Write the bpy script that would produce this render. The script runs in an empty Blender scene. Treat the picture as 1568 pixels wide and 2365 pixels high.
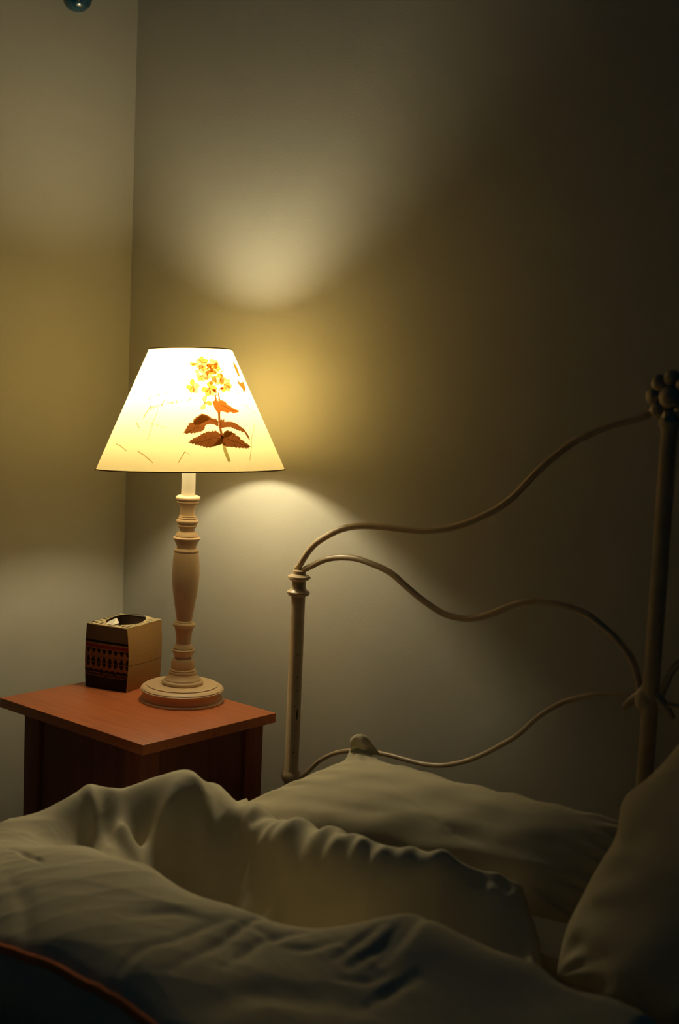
import bpy, bmesh, math, random
import numpy as np
from mathutils import Vector, Matrix, noise
from mathutils.bvhtree import BVHTree
from mathutils.geometry import tessellate_polygon

scene = bpy.context.scene
COL = scene.collection

# ------------------------------------------------------------------ camera, world, exposure
CAM_LOC = (2.2854, -1.9396, 1.2672)
CAM_RIGHT = (0.750553, 0.65939, 0.043303)
CAM_UP = (-0.111662, 0.061965, 0.991812)
CAM_FWD = (-0.651307, 0.749243, -0.120137)
cam_data = bpy.data.cameras.new('camera')
cam = bpy.data.objects.new('camera', cam_data)
COL.objects.link(cam)
m = Matrix.Identity(4)
for i in range(3):
    m[i][0] = CAM_RIGHT[i]; m[i][1] = CAM_UP[i]; m[i][2] = -CAM_FWD[i]; m[i][3] = CAM_LOC[i]
cam.matrix_world = m
cam_data.sensor_fit = 'VERTICAL'
cam_data.sensor_height = 36.0
cam_data.sensor_width = 24.0
cam_data.lens = 3266.0 * 36.0 / 2365.0
cam_data.clip_start = 0.05
cam_data.dof.use_dof = True
cam_data.dof.focus_distance = 2.56
cam_data.dof.aperture_fstop = 3.2
scene.camera = cam

world = bpy.data.worlds.new('dim_blue_night'); scene.world = world
world.use_nodes = True
bgn = world.node_tree.nodes['Background']
bgn.inputs[0].default_value = (0.05, 0.42, 0.85, 1)
bgn.inputs[1].default_value = 0.0145

scene.view_settings.view_transform = 'Standard'
scene.view_settings.look = 'None'
scene.view_settings.gamma = 1.0
scene.view_settings.use_curve_mapping = False
scene.view_settings.exposure = 0.15
scene.cycles.use_denoising = True
scene.cycles.max_bounces = 10
scene.cycles.diffuse_bounces = 6
scene.cycles.sample_clamp_indirect = 4.0
scene.cycles.caustics_reflective = False
scene.cycles.caustics_refractive = False

BULB_STRENGTH = 200.0
BULB_COLOR = (1.0, 0.875, 0.58)

# ------------------------------------------------------------------ measured data (metres)
POSTX = 0.6249
HCX = 1.3203
STEM = [[0.3781, 0.0182], [0.3769, 0.0205], [0.3754, 0.0219], [0.3735, 0.0225], [0.3713, 0.0221], [0.3698, 0.0209], [0.369, 0.0192], [0.3682, 0.0184], [0.3675, 0.0192], [0.3665, 0.0202], [0.3653, 0.0198], [0.3644, 0.0182], [0.3626, 0.0169], [0.3592, 0.0152], [0.3514, 0.0136], [0.3427, 0.0135], [0.3419, 0.0138], [0.3413, 0.0152], [0.3402, 0.0154], [0.3396, 0.0144], [0.339, 0.0146], [0.3384, 0.0165], [0.3369, 0.0171], [0.3361, 0.0167], [0.3357, 0.0161], [0.3349, 0.0177], [0.3336, 0.0194], [0.332, 0.0202], [0.3305, 0.0204], [0.3289, 0.0198], [0.3276, 0.0183], [0.3268, 0.0169], [0.3254, 0.0167], [0.3245, 0.0183], [0.3233, 0.0187], [0.3223, 0.0181], [0.3216, 0.0164], [0.32, 0.0152], [0.3169, 0.0139], [0.3134, 0.0137], [0.3122, 0.0158], [0.3103, 0.0183], [0.3068, 0.0202], [0.3046, 0.0212], [0.3039, 0.0208], [0.3033, 0.0204], [0.3029, 0.0227], [0.3019, 0.0245], [0.3008, 0.025], [0.2996, 0.0248], [0.2982, 0.0235], [0.2951, 0.022], [0.2902, 0.0198], [0.2858, 0.0177], [0.2823, 0.0173], [0.2813, 0.0197], [0.2803, 0.0214], [0.2789, 0.0226], [0.2772, 0.0229], [0.2756, 0.0226], [0.2746, 0.0222], [0.2733, 0.0226], [0.2678, 0.0231], [0.2542, 0.0243], [0.2346, 0.0251], [0.2228, 0.0247], [0.2091, 0.0234], [0.1954, 0.0215], [0.1757, 0.0184], [0.156, 0.0151], [0.1489, 0.0136], [0.1481, 0.014], [0.1475, 0.0161], [0.1463, 0.0169], [0.1457, 0.0161], [0.1453, 0.0178], [0.144, 0.0198], [0.142, 0.0208], [0.1398, 0.021], [0.1382, 0.0204], [0.1368, 0.0186], [0.1357, 0.0171], [0.1333, 0.0167], [0.1274, 0.0153], [0.1165, 0.0138], [0.1056, 0.0132], [0.103, 0.0154], [0.099, 0.0183], [0.0977, 0.0189], [0.0969, 0.0181], [0.0963, 0.0179], [0.0955, 0.0196], [0.0943, 0.0208], [0.0929, 0.021], [0.0915, 0.0206], [0.0903, 0.0191], [0.0871, 0.0185], [0.0832, 0.0167], [0.0816, 0.0156], [0.0792, 0.0156], [0.0782, 0.0179], [0.0768, 0.0198], [0.0744, 0.021], [0.0709, 0.0216], [0.0665, 0.0218], [0.0609, 0.0214], [0.0595, 0.021], [0.0589, 0.0226], [0.0577, 0.0238], [0.0565, 0.0236], [0.0559, 0.0228], [0.0551, 0.0232], [0.0543, 0.0247], [0.0526, 0.0253], [0.0498, 0.0251], [0.0478, 0.0242], [0.0466, 0.0218], [0.0456, 0.021], [0.0446, 0.0222]]
BASE = [[0.0504, 0.0247], [0.0476, 0.0262], [0.0447, 0.0288], [0.0419, 0.0318], [0.0402, 0.0334], [0.0394, 0.0336], [0.039, 0.033], [0.0386, 0.0335], [0.0381, 0.0351], [0.037, 0.0369], [0.0354, 0.0378], [0.0336, 0.038], [0.0322, 0.0377], [0.0313, 0.0366], [0.0309, 0.0368], [0.0308, 0.0468], [0.0305, 0.0638], [0.03, 0.0651], [0.0295, 0.0651], [0.029, 0.0645], [0.0285, 0.0649], [0.0279, 0.0683], [0.0263, 0.0723], [0.0247, 0.0745], [0.024, 0.075], [0.0235, 0.0748], [0.0233, 0.0739], [0.0229, 0.0741], [0.0227, 0.0752], [0.0219, 0.0761], [0.0205, 0.0763], [0.0192, 0.0757], [0.0184, 0.0741], [0.0178, 0.0728], [0.0167, 0.0721], [0.0116, 0.0721], [0.0064, 0.0728], [0.0052, 0.0733], [0.0045, 0.0742], [0.0041, 0.0759], [0.0029, 0.0773], [0.0002, 0.0775], [0, 0.0769]]
TUBE = [0.3791, 0.0127]
SHADE = {"zb": -0.1034, "zt": 0.11, "rb": 0.1686, "rt": 0.0738, "piv": [0.413, -0.204, 1.13], "R": [[0.9978, -0.0005, -0.066], [0.0015, 0.9999, 0.016], [0.066, -0.016, 0.9977]]}
BULB_Z = 1.1649
RAIL_TOP = [[0.618, 0.8652], [0.6247, 0.8723], [0.6346, 0.8869], [0.6479, 0.9036], [0.6635, 0.9179], [0.6859, 0.932], [0.7125, 0.9456], [0.739, 0.9544], [0.7653, 0.9593], [0.7957, 0.9619], [0.8277, 0.9634], [0.8593, 0.9639], [0.8902, 0.966], [0.9141, 0.9698], [0.9452, 0.9771], [0.9905, 0.9945], [1.034, 1.0176], [1.062, 1.0378], [1.0837, 1.0594], [1.1102, 1.0872], [1.1365, 1.1102], [1.1624, 1.1307], [1.1832, 1.1421], [1.2089, 1.154], [1.2344, 1.1638], [1.2695, 1.1747], [1.2937, 1.1864]]
RAIL_MID = [[0.6288, 0.8632], [0.6495, 0.8744], [0.6723, 0.8862], [0.6926, 0.8939], [0.7219, 0.8995], [0.751, 0.9014], [0.7777, 0.8986], [0.8107, 0.8926], [0.8325, 0.8857], [0.8544, 0.8741], [0.8761, 0.8627], [0.8975, 0.8524], [0.9223, 0.8427], [0.9482, 0.8358], [0.9857, 0.8358], [1.0158, 0.8442], [1.045, 0.8572], [1.0736, 0.8717], [1.102, 0.8813], [1.1303, 0.8855], [1.1583, 0.8857], [1.1861, 0.8829], [1.2083, 0.8775], [1.2305, 0.8669], [1.2527, 0.8537], [1.2749, 0.8365], [1.2892, 0.8197], [1.2986, 0.797], [1.302, 0.786]]
RAIL_LOW = [[0.6457, 0.4909], [0.6686, 0.5121], [0.6873, 0.531], [0.7061, 0.5443], [0.7248, 0.5552], [0.751, 0.5656], [0.777, 0.5721], [0.8173, 0.5781], [0.8498, 0.5804], [0.8783, 0.5807], [0.9167, 0.5818], [0.9506, 0.587], [0.9738, 0.5941], [1.006, 0.6077], [1.0373, 0.6258], [1.0678, 0.6468], [1.0994, 0.6706], [1.1265, 0.699], [1.1479, 0.7183], [1.1747, 0.7373], [1.2013, 0.7505], [1.233, 0.7624], [1.2618, 0.7682], [1.2799, 0.7711]]
RAIL_LOW_END = [[1.2799, 0.7711], [1.287, 0.7807], [1.2966, 0.7896], [1.3049, 0.7982], [1.3069, 0.8056]]
TABLE = [[0.5878, -0.4443, 0.6], [0.5866, -0.1354, 0.6], [0.1947, -0.4525, 0.6]]
DUVET = [[0.4688, -0.64, 0.485], [0.5171, -0.6256, 0.5], [0.5591, -0.6158, 0.515], [0.5991, -0.5971, 0.535], [0.6166, -0.5733, 0.548], [0.6341, -0.5144, 0.562], [0.6557, -0.4887, 0.571], [0.6776, -0.4631, 0.578], [0.7012, -0.4386, 0.58], [0.7204, -0.4187, 0.572], [0.739, -0.4074, 0.555], [0.7719, -0.4008, 0.542], [0.8035, -0.3945, 0.55], [0.9151, -0.4165, 0.567], [0.9842, -0.4265, 0.574], [1.0413, -0.4303, 0.577], [1.0893, -0.4251, 0.574], [1.1402, -0.3905, 0.568], [1.1667, -0.3641, 0.558], [1.2006, -0.3361, 0.535], [1.2364, -0.3108, 0.512], [0.7314, -0.5112, 0.57], [0.7399, -0.4646, 0.562], [0.6869, -0.5584, 0.535], [0.5885, -0.6217, 0.515], [0.7415, -0.6854, 0.53], [0.824, -0.6904, 0.532], [0.8605, -0.6663, 0.528], [0.9473, -0.6806, 0.522], [1.0024, -0.6608, 0.515], [1.0525, -0.6458, 0.51], [1.1119, -0.6256, 0.505], [1.1559, -0.5905, 0.508], [1.1975, -0.5534, 0.522], [1.2291, -0.5307, 0.53], [1.3101, -0.5177, 0.52], [1.3885, -0.487, 0.505], [0.6341, -0.7575, 0.515], [0.7187, -0.7742, 0.53], [0.8047, -0.8782, 0.51], [0.8231, -0.8231, 0.53], [0.9239, -0.796, 0.535], [1.0196, -0.7694, 0.528], [1.11, -0.7428, 0.515], [1.1942, -0.7151, 0.512], [1.2606, -0.6714, 0.515], [1.3224, -0.6232, 0.515], [1.4108, -0.5673, 0.5], [1.4786, -0.4812, 0.495], [0.9441, -0.881, 0.52], [1.0609, -0.8753, 0.518], [1.147, -0.8497, 0.507], [1.2082, -0.8041, 0.508], [1.2889, -0.7428, 0.5], [1.366, -0.6782, 0.495], [0.9431, -0.919, 0.495], [1.0292, -0.9142, 0.49], [1.1281, -0.9119, 0.482], [1.5171, -0.506, 0.49], [1.5305, -0.395, 0.49]]
YB_X = [0.4, 0.56, 0.6341, 0.6557, 0.6776, 0.7012, 0.7204, 0.739, 0.7719, 0.8035, 0.9151, 0.9842, 1.0413, 1.0893, 1.1402, 1.1667, 1.2006, 1.2364, 1.285, 1.335, 1.42, 1.56]
YB_Y = [-0.46, -0.47, -0.4744, -0.4467, -0.4181, -0.3886, -0.3687, -0.3574, -0.3768, -0.3705, -0.3925, -0.4025, -0.4063, -0.4011, -0.3665, -0.3401, -0.3121, -0.2868, -0.325, -0.39, -0.445, -0.462]
BACK = [[0.645, -0.6, 0.473], [0.69, -0.546, 0.443], [0.76, -0.508, 0.418], [0.854, -0.478, 0.405], [0.955, -0.47, 0.4], [1.06, -0.472, 0.405], [1.15, -0.445, 0.418], [1.22, -0.42, 0.432], [1.28, -0.325, 0.478], [1.34, -0.375, 0.455], [1.3, -0.43, 0.445], [0.7499, -0.3748, 0.52], [0.7815, -0.3685, 0.528], [0.8931, -0.3905, 0.545], [0.9622, -0.4005, 0.552], [1.0193, -0.4043, 0.555], [1.0673, -0.3991, 0.552], [1.1182, -0.3645, 0.546], [1.1447, -0.3381, 0.536], [1.1786, -0.3101, 0.513], [1.2144, -0.2848, 0.49], [0.6141, -0.4794, 0.532], [0.6357, -0.4537, 0.541], [0.6576, -0.4281, 0.548], [0.6812, -0.4036, 0.55], [0.7004, -0.3837, 0.542], [0.719, -0.3724, 0.525]]
HEM_L = [[0.9083, -0.8926, 0.475], [0.9969, -0.8879, 0.47], [1.0957, -0.8831, 0.46]]
HEM_R = [[1.5171, -0.506, 0.49], [1.5305, -0.395, 0.49]]
FOLDS = [[[[0.6297, -0.5429], [0.6769, -0.5651], [0.7289, -0.5759], [0.7844, -0.5938], [0.8232, -0.5981]], 0.011, 0.009], [[[0.6268, -0.5636], [0.666, -0.5787], [0.7202, -0.5944]], 0.013, -0.008], [[[0.57, -0.5537], [0.6385, -0.5847], [0.6921, -0.6041]], 0.01, 0.01], [[[0.706, -0.4189], [0.7366, -0.4338], [0.7693, -0.4511]], 0.016, -0.022], [[[0.7339, -0.4548], [0.7903, -0.4951], [0.7729, -0.4419]], 0.012, 0.012], [[[0.7389, -0.5399], [0.74, -0.5013], [0.7577, -0.4843]], 0.009, -0.006], [[[0.8007, -0.387], [0.8508, -0.4586], [0.8756, -0.5087]], 0.012, 0.012], [[[0.9101, -0.4341], [0.9256, -0.4866], [0.921, -0.5108]], 0.012, 0.012], [[[0.9558, -0.417], [0.9847, -0.4622], [0.9765, -0.4955]], 0.012, 0.01], [[[0.8734, -0.409], [0.916, -0.4733], [0.9101, -0.5001], [0.9119, -0.5401], [0.9245, -0.5954]], 0.02, 0.02], [[[1.0022, -0.4077], [1.0274, -0.4669]], 0.01, 0.008], [[[1.0498, -0.4123], [1.0619, -0.4468]], 0.009, 0.008], [[[1.1, -0.329], [1.1163, -0.3937], [1.1389, -0.4562], [1.1662, -0.526]], 0.013, 0.01], [[[1.1289, -0.2878], [1.1524, -0.3616], [1.1836, -0.4426]], 0.013, 0.01], [[[1.1972, -0.2767], [1.2205, -0.3446], [1.2322, -0.3871]], 0.012, 0.01], [[[1.2209, -0.2573], [1.244, -0.3395], [1.2517, -0.3934]], 0.014, 0.01], [[[1.0603, -0.7074], [1.0535, -0.7442], [1.055, -0.8013], [1.0464, -0.8414], [1.0657, -0.9419]], 0.008, -0.004], [[[1.0767, -0.6554], [1.0782, -0.6935], [1.0917, -0.7623], [1.1, -0.8415]], 0.008, -0.005], [[[1.0829, -0.6982], [1.1317, -0.6956]], 0.007, -0.004], [[[1.1435, -0.6603], [1.1195, -0.7142], [1.134, -0.7884]], 0.009, -0.005], [[[1.2257, -0.6046], [1.2217, -0.642], [1.2188, -0.681]], 0.007, -0.005], [[[1.2401, -0.5703], [1.2517, -0.6318], [1.24, -0.6812]], 0.008, -0.006], [[[1.2436, -0.5199], [1.261, -0.6043], [1.2659, -0.6689]], 0.009, -0.006], [[[1.1991, -0.657], [1.1738, -0.6931], [1.1431, -0.7075]], 0.008, -0.004], [[[1.2841, -0.6581], [1.2735, -0.686], [1.2446, -0.7081]], 0.007, -0.004], [[[1.3111, -0.6409], [1.3036, -0.6812], [1.2999, -0.7166]], 0.009, -0.006], [[[0.6571, -0.7538], [0.7029, -0.767], [0.7341, -0.7745], [0.7607, -0.7789]], 0.004, -0.005], [[[0.9759, -0.8036], [1.0029, -0.7545], [1.0429, -0.7314]], 0.01, -0.003], [[[1.0422, -0.9996], [0.837, -0.8608], [0.7498, -0.8253]], 0.012, -0.003], [[[1.1823, -0.8338], [1.202, -0.782], [1.2835, -0.7356]], 0.028, -0.014]]
PRINT = [
  ('petal_pale',0,[-0.5198,0.08369,-0.5295,0.08538,-0.5396,0.08701,-0.5495,0.08875,-0.5655,0.08913,-0.5781,0.0903,-0.5935,0.09083,-0.6152,0.08986,-0.6399,0.08804,-0.6343,0.08505,-0.626,0.08281,-0.6129,0.08184,-0.5991,0.08108,-0.5818,0.0812,-0.5611,0.0821,-0.5416,0.08266]),
  ('petal_gold',1,[-0.5187,0.08356,-0.5047,0.08527,-0.4947,0.0869,-0.4778,0.08866,-0.4747,0.09015,-0.4736,0.09159,-0.4677,0.09313,-0.4896,0.09413,-0.5167,0.09503,-0.5549,0.09284,-0.5742,0.09101,-0.5752,0.08956,-0.5823,0.08797,-0.5684,0.08682,-0.5558,0.08565,-0.5375,0.0846]),
  ('petal_gold',2,[-0.5196,0.08337,-0.4977,0.0832,-0.475,0.08291,-0.4536,0.08288,-0.433,0.083,-0.4147,0.08356,-0.3976,0.08436,-0.384,0.08583,-0.377,0.0885,-0.41,0.09028,-0.4351,0.09072,-0.4566,0.09061,-0.477,0.09034,-0.4893,0.08881,-0.5005,0.08714,-0.5114,0.08545]),
  ('petal_pale',3,[-0.5214,0.08338,-0.5136,0.08159,-0.5065,0.07969,-0.4946,0.07862,-0.4888,0.07656,-0.4735,0.07607,-0.4582,0.07557,-0.4347,0.07633,-0.4082,0.0775,-0.4059,0.08064,-0.4062,0.08341,-0.4212,0.08406,-0.4325,0.08526,-0.4508,0.08544,-0.4729,0.08502,-0.4974,0.08418]),
  ('petal_pale',0,[-0.5223,0.08354,-0.5416,0.08227,-0.5615,0.08102,-0.5801,0.07977,-0.5845,0.07836,-0.6029,0.07711,-0.5935,0.07555,-0.5886,0.07405,-0.5697,0.07239,-0.5311,0.07342,-0.5126,0.07468,-0.4921,0.07592,-0.4914,0.07737,-0.4955,0.07888,-0.5013,0.0804,-0.5103,0.08195]),
  ('petal_pale',1,[-0.3029,0.08077,-0.2905,0.08247,-0.2774,0.08419,-0.2533,0.08617,-0.2484,0.08767,-0.2468,0.08909,-0.2548,0.09027,-0.2672,0.09135,-0.3001,0.09193,-0.3373,0.08961,-0.3569,0.08771,-0.3603,0.08623,-0.3707,0.08456,-0.3509,0.08369,-0.3418,0.08253,-0.3262,0.08155]),
  ('petal_pale',2,[-0.3043,0.08058,-0.2794,0.08045,-0.2561,0.08061,-0.2301,0.08045,-0.2082,0.08092,-0.1828,0.08096,-0.1679,0.08256,-0.1527,0.08418,-0.1442,0.08678,-0.1829,0.08835,-0.2143,0.08897,-0.2358,0.08834,-0.2556,0.08752,-0.2725,0.08635,-0.2841,0.08452,-0.295,0.08264]),
  ('petal_gold',3,[-0.3065,0.08053,-0.3004,0.07884,-0.2936,0.07727,-0.286,0.07583,-0.2759,0.07477,-0.2619,0.07431,-0.2467,0.07401,-0.2273,0.0743,-0.1956,0.07621,-0.1903,0.07933,-0.1906,0.0817,-0.1999,0.08291,-0.2157,0.08327,-0.2356,0.08307,-0.2575,0.08255,-0.2819,0.0816]),
  ('petal_gold',0,[-0.3076,0.0807,-0.3268,0.07929,-0.3434,0.07789,-0.367,0.07646,-0.3771,0.07509,-0.383,0.07373,-0.3753,0.07242,-0.3709,0.07111,-0.3473,0.06986,-0.3081,0.07135,-0.2857,0.07277,-0.2671,0.07418,-0.2652,0.07552,-0.2672,0.07685,-0.2806,0.07813,-0.2905,0.07943]),
  ('petal_gold',1,[-0.3057,0.08088,-0.3253,0.08163,-0.3447,0.08235,-0.3645,0.08324,-0.383,0.08361,-0.3988,0.08303,-0.4139,0.08226,-0.4261,0.08056,-0.4363,0.07822,-0.413,0.07575,-0.3943,0.07492,-0.3764,0.07441,-0.3606,0.07481,-0.3461,0.07582,-0.3331,0.07757,-0.3187,0.07887]),
  ('petal_pale',2,[-0.5792,0.07289,-0.5746,0.0745,-0.57,0.07611,-0.5654,0.07772,-0.5703,0.07879,-0.5725,0.08001,-0.579,0.08099,-0.5935,0.08153,-0.6197,0.08141,-0.6385,0.07895,-0.6461,0.07713,-0.6413,0.07604,-0.6391,0.07479,-0.6265,0.07417,-0.6119,0.07367,-0.5972,0.07318]),
  ('petal_pale',3,[-0.5795,0.07273,-0.5625,0.07309,-0.5453,0.07345,-0.527,0.07375,-0.5123,0.07429,-0.5041,0.07524,-0.493,0.07601,-0.4977,0.07778,-0.5034,0.0796,-0.5332,0.07996,-0.555,0.07984,-0.5671,0.07914,-0.5817,0.0786,-0.5821,0.07719,-0.5815,0.07572,-0.5832,0.07439]),
  ('petal_pale',0,[-0.5816,0.07268,-0.5801,0.07105,-0.5784,0.06944,-0.5742,0.06814,-0.5721,0.06658,-0.5636,0.06579,-0.5507,0.06554,-0.5342,0.06571,-0.5127,0.06644,-0.5036,0.0692,-0.4999,0.07135,-0.5038,0.07266,-0.5156,0.07309,-0.5304,0.0732,-0.5438,0.07345,-0.5635,0.07299]),
  ('petal_pale',1,[-0.5817,0.07288,-0.5999,0.07254,-0.6196,0.07231,-0.6344,0.07175,-0.6496,0.07122,-0.6593,0.07031,-0.6664,0.06923,-0.6708,0.06796,-0.662,0.06574,-0.6311,0.06509,-0.6099,0.06515,-0.5973,0.06584,-0.5903,0.06696,-0.5804,0.06788,-0.581,0.06955,-0.5803,0.07114]),
  ('petal_gold',2,[-0.423,0.07297,-0.4031,0.07358,-0.3842,0.07426,-0.3609,0.07475,-0.3447,0.0756,-0.333,0.07665,-0.3211,0.07772,-0.3215,0.07934,-0.3337,0.08149,-0.3715,0.08159,-0.395,0.08108,-0.4187,0.08059,-0.427,0.07941,-0.4266,0.07782,-0.4278,0.07632,-0.4266,0.0747]),
  ('petal_pale',3,[-0.425,0.07288,-0.4146,0.07151,-0.4045,0.0701,-0.3945,0.06867,-0.3809,0.06825,-0.3701,0.06709,-0.3529,0.06763,-0.3351,0.06826,-0.3119,0.07014,-0.3159,0.07295,-0.3238,0.07488,-0.3361,0.07579,-0.3514,0.07594,-0.3672,0.07596,-0.3862,0.0751,-0.4058,0.07399]),
  ('petal_pale',0,[-0.4264,0.07302,-0.441,0.07152,-0.4527,0.07004,-0.4722,0.06849,-0.4789,0.06706,-0.4853,0.06563,-0.4843,0.06426,-0.4731,0.06299,-0.451,0.06181,-0.4165,0.06349,-0.4006,0.06501,-0.3899,0.06647,-0.3821,0.06791,-0.3933,0.06919,-0.4007,0.07049,-0.4095,0.07179]),
  ('petal_gold',1,[-0.4243,0.07319,-0.4387,0.07418,-0.4529,0.07554,-0.4673,0.07674,-0.4827,0.07677,-0.4977,0.07736,-0.5132,0.07705,-0.529,0.07592,-0.5449,0.07379,-0.5311,0.07132,-0.5173,0.06952,-0.5032,0.06857,-0.4879,0.06933,-0.4728,0.06971,-0.4574,0.07028,-0.4412,0.07157]),
  ('petal_gold',2,[-0.2526,0.07441,-0.2301,0.07557,-0.2083,0.07676,-0.1931,0.07801,-0.1656,0.07916,-0.1616,0.08053,-0.1518,0.08186,-0.1554,0.08331,-0.1785,0.08493,-0.2199,0.08391,-0.2481,0.08278,-0.2726,0.08163,-0.2706,0.08021,-0.2763,0.07887,-0.2701,0.0774,-0.2625,0.07592]),
  ('petal_gold',3,[-0.2551,0.07428,-0.243,0.07328,-0.2312,0.07222,-0.2203,0.07082,-0.2083,0.06986,-0.1946,0.06943,-0.1763,0.0705,-0.1583,0.07129,-0.1354,0.07339,-0.1417,0.07616,-0.1526,0.07765,-0.1646,0.07886,-0.1823,0.07829,-0.2005,0.07748,-0.2173,0.07702,-0.2365,0.07565]),
  ('petal_pale',0,[-0.2567,0.07437,-0.2693,0.07261,-0.2798,0.07091,-0.2932,0.06912,-0.2971,0.06762,-0.3046,0.066,-0.2958,0.06491,-0.2788,0.06408,-0.2543,0.06349,-0.223,0.06583,-0.2006,0.06787,-0.1992,0.06927,-0.1932,0.0708,-0.2031,0.07187,-0.222,0.07267,-0.2349,0.07366]),
  ('petal_pale',1,[-0.2555,0.07455,-0.2776,0.07477,-0.2986,0.07485,-0.3187,0.07485,-0.3401,0.07506,-0.3522,0.07393,-0.3686,0.07346,-0.3749,0.07151,-0.3792,0.0693,-0.3496,0.06768,-0.3277,0.06726,-0.3117,0.06776,-0.2973,0.06857,-0.2812,0.06914,-0.2724,0.07087,-0.2629,0.07254]),
  ('petal_pale',2,[-0.5354,0.06107,-0.5277,0.05944,-0.5214,0.05759,-0.5129,0.05612,-0.5042,0.05472,-0.4915,0.05399,-0.4805,0.05299,-0.4608,0.05343,-0.4355,0.05471,-0.4328,0.05786,-0.4346,0.06032,-0.4452,0.06143,-0.458,0.06222,-0.4748,0.06237,-0.4932,0.06226,-0.5141,0.06173]),
  ('petal_pale',3,[-0.536,0.06115,-0.5449,0.05931,-0.5517,0.05755,-0.5609,0.05568,-0.558,0.05429,-0.5619,0.05263,-0.5589,0.05125,-0.5429,0.05038,-0.5188,0.04984,-0.4953,0.05224,-0.4859,0.05409,-0.4813,0.05576,-0.4839,0.05714,-0.4903,0.05839,-0.5029,0.05941,-0.5162,0.0604]),
  ('petal_gold',0,[-0.5358,0.06128,-0.5547,0.06061,-0.5738,0.05997,-0.5937,0.05939,-0.6063,0.05836,-0.6258,0.05778,-0.6282,0.05612,-0.6323,0.05457,-0.6229,0.05214,-0.5906,0.05185,-0.5693,0.05228,-0.5495,0.05283,-0.5459,0.05446,-0.536,0.05568,-0.5357,0.05753,-0.5334,0.05926]),
  ('petal_pale',1,[-0.5345,0.06134,-0.5491,0.06239,-0.5637,0.06341,-0.5783,0.06466,-0.5931,0.06601,-0.6087,0.06573,-0.6243,0.06541,-0.6399,0.06456,-0.6557,0.06254,-0.6415,0.05966,-0.6271,0.05799,-0.6124,0.05774,-0.5975,0.05759,-0.5825,0.05771,-0.567,0.05851,-0.551,0.05985]),
  ('petal_pale',2,[-0.5336,0.06112,-0.5135,0.06142,-0.4946,0.06183,-0.4776,0.06241,-0.457,0.06272,-0.4396,0.0633,-0.4337,0.06485,-0.4303,0.06661,-0.4334,0.06889,-0.4648,0.06938,-0.4936,0.06968,-0.5083,0.06887,-0.5235,0.06812,-0.5245,0.06624,-0.5302,0.06474,-0.5326,0.06299]),
  ('petal_pale',3,[-0.4424,0.06226,-0.4342,0.06107,-0.4259,0.05996,-0.4174,0.05886,-0.4114,0.05716,-0.3981,0.05736,-0.3865,0.05712,-0.3709,0.05787,-0.3515,0.05946,-0.3541,0.06191,-0.3599,0.06362,-0.37,0.06433,-0.3804,0.06499,-0.3933,0.06502,-0.4097,0.06417,-0.4253,0.06344]),
  ('petal_pale',0,[-0.4435,0.06237,-0.4547,0.06097,-0.4652,0.05957,-0.4772,0.05815,-0.4856,0.05679,-0.49,0.05551,-0.4811,0.05448,-0.4723,0.05345,-0.4526,0.05263,-0.4279,0.05429,-0.4142,0.05574,-0.4051,0.0571,-0.4067,0.05826,-0.4056,0.05948,-0.4153,0.0605,-0.4292,0.06144]),
  ('petal_gold',1,[-0.4406,0.06237,-0.4248,0.06321,-0.4075,0.06401,-0.394,0.06492,-0.3828,0.06588,-0.3678,0.06677,-0.3706,0.06807,-0.3724,0.06935,-0.385,0.07087,-0.4165,0.07038,-0.4346,0.06957,-0.45,0.06872,-0.4549,0.06761,-0.459,0.06649,-0.454,0.06514,-0.4498,0.06382]),
  ('petal_gold',2,[-0.7081,0.04209,-0.6989,0.04408,-0.6899,0.04607,-0.6786,0.04812,-0.6749,0.04996,-0.6748,0.05169,-0.6856,0.05311,-0.6955,0.05457,-0.7231,0.05554,-0.747,0.05313,-0.7586,0.05105,-0.7636,0.04916,-0.7616,0.04748,-0.7564,0.04588,-0.7405,0.04461,-0.7252,0.04332]),
  ('petal_pale',3,[-0.7092,0.04189,-0.6924,0.04128,-0.675,0.04046,-0.6569,0.03938,-0.6406,0.03886,-0.627,0.03933,-0.6152,0.04048,-0.6036,0.0418,-0.5954,0.04438,-0.6171,0.04668,-0.635,0.04753,-0.6531,0.04843,-0.6681,0.04827,-0.68,0.04712,-0.6895,0.04525,-0.7004,0.04388]),
  ('petal_pale',0,[-0.7112,0.04193,-0.7132,0.0398,-0.7125,0.03788,-0.7142,0.03577,-0.7176,0.03353,-0.7086,0.03225,-0.6981,0.0311,-0.6821,0.03039,-0.6575,0.03034,-0.6394,0.03366,-0.6349,0.03591,-0.6318,0.03808,-0.6424,0.03922,-0.6587,0.03996,-0.6702,0.04105,-0.6901,0.04153]),
  ('petal_gold',1,[-0.7114,0.04206,-0.7256,0.04077,-0.7429,0.03952,-0.7533,0.03817,-0.7618,0.0368,-0.7679,0.0354,-0.7667,0.03389,-0.7618,0.03232,-0.7432,0.03054,-0.712,0.03156,-0.6972,0.03284,-0.6859,0.03417,-0.6835,0.03564,-0.6794,0.03708,-0.688,0.03871,-0.6977,0.04036]),
  ('petal_gold',2,[-0.7101,0.04222,-0.7272,0.04304,-0.7439,0.04366,-0.7612,0.04446,-0.7773,0.04482,-0.7943,0.04546,-0.8081,0.04492,-0.8175,0.04291,-0.8256,0.04053,-0.8038,0.03807,-0.7846,0.03644,-0.7682,0.03575,-0.755,0.03632,-0.7423,0.0371,-0.7317,0.03879,-0.7208,0.04044]),
  ('petal_gold',3,[-0.4414,0.03916,-0.4237,0.04072,-0.4068,0.04229,-0.3866,0.04384,-0.3707,0.04544,-0.3602,0.04707,-0.3562,0.04875,-0.3676,0.05055,-0.3892,0.05241,-0.4325,0.05101,-0.4601,0.04952,-0.472,0.0479,-0.4765,0.04624,-0.4724,0.04451,-0.467,0.04276,-0.4546,0.04096]),
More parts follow.
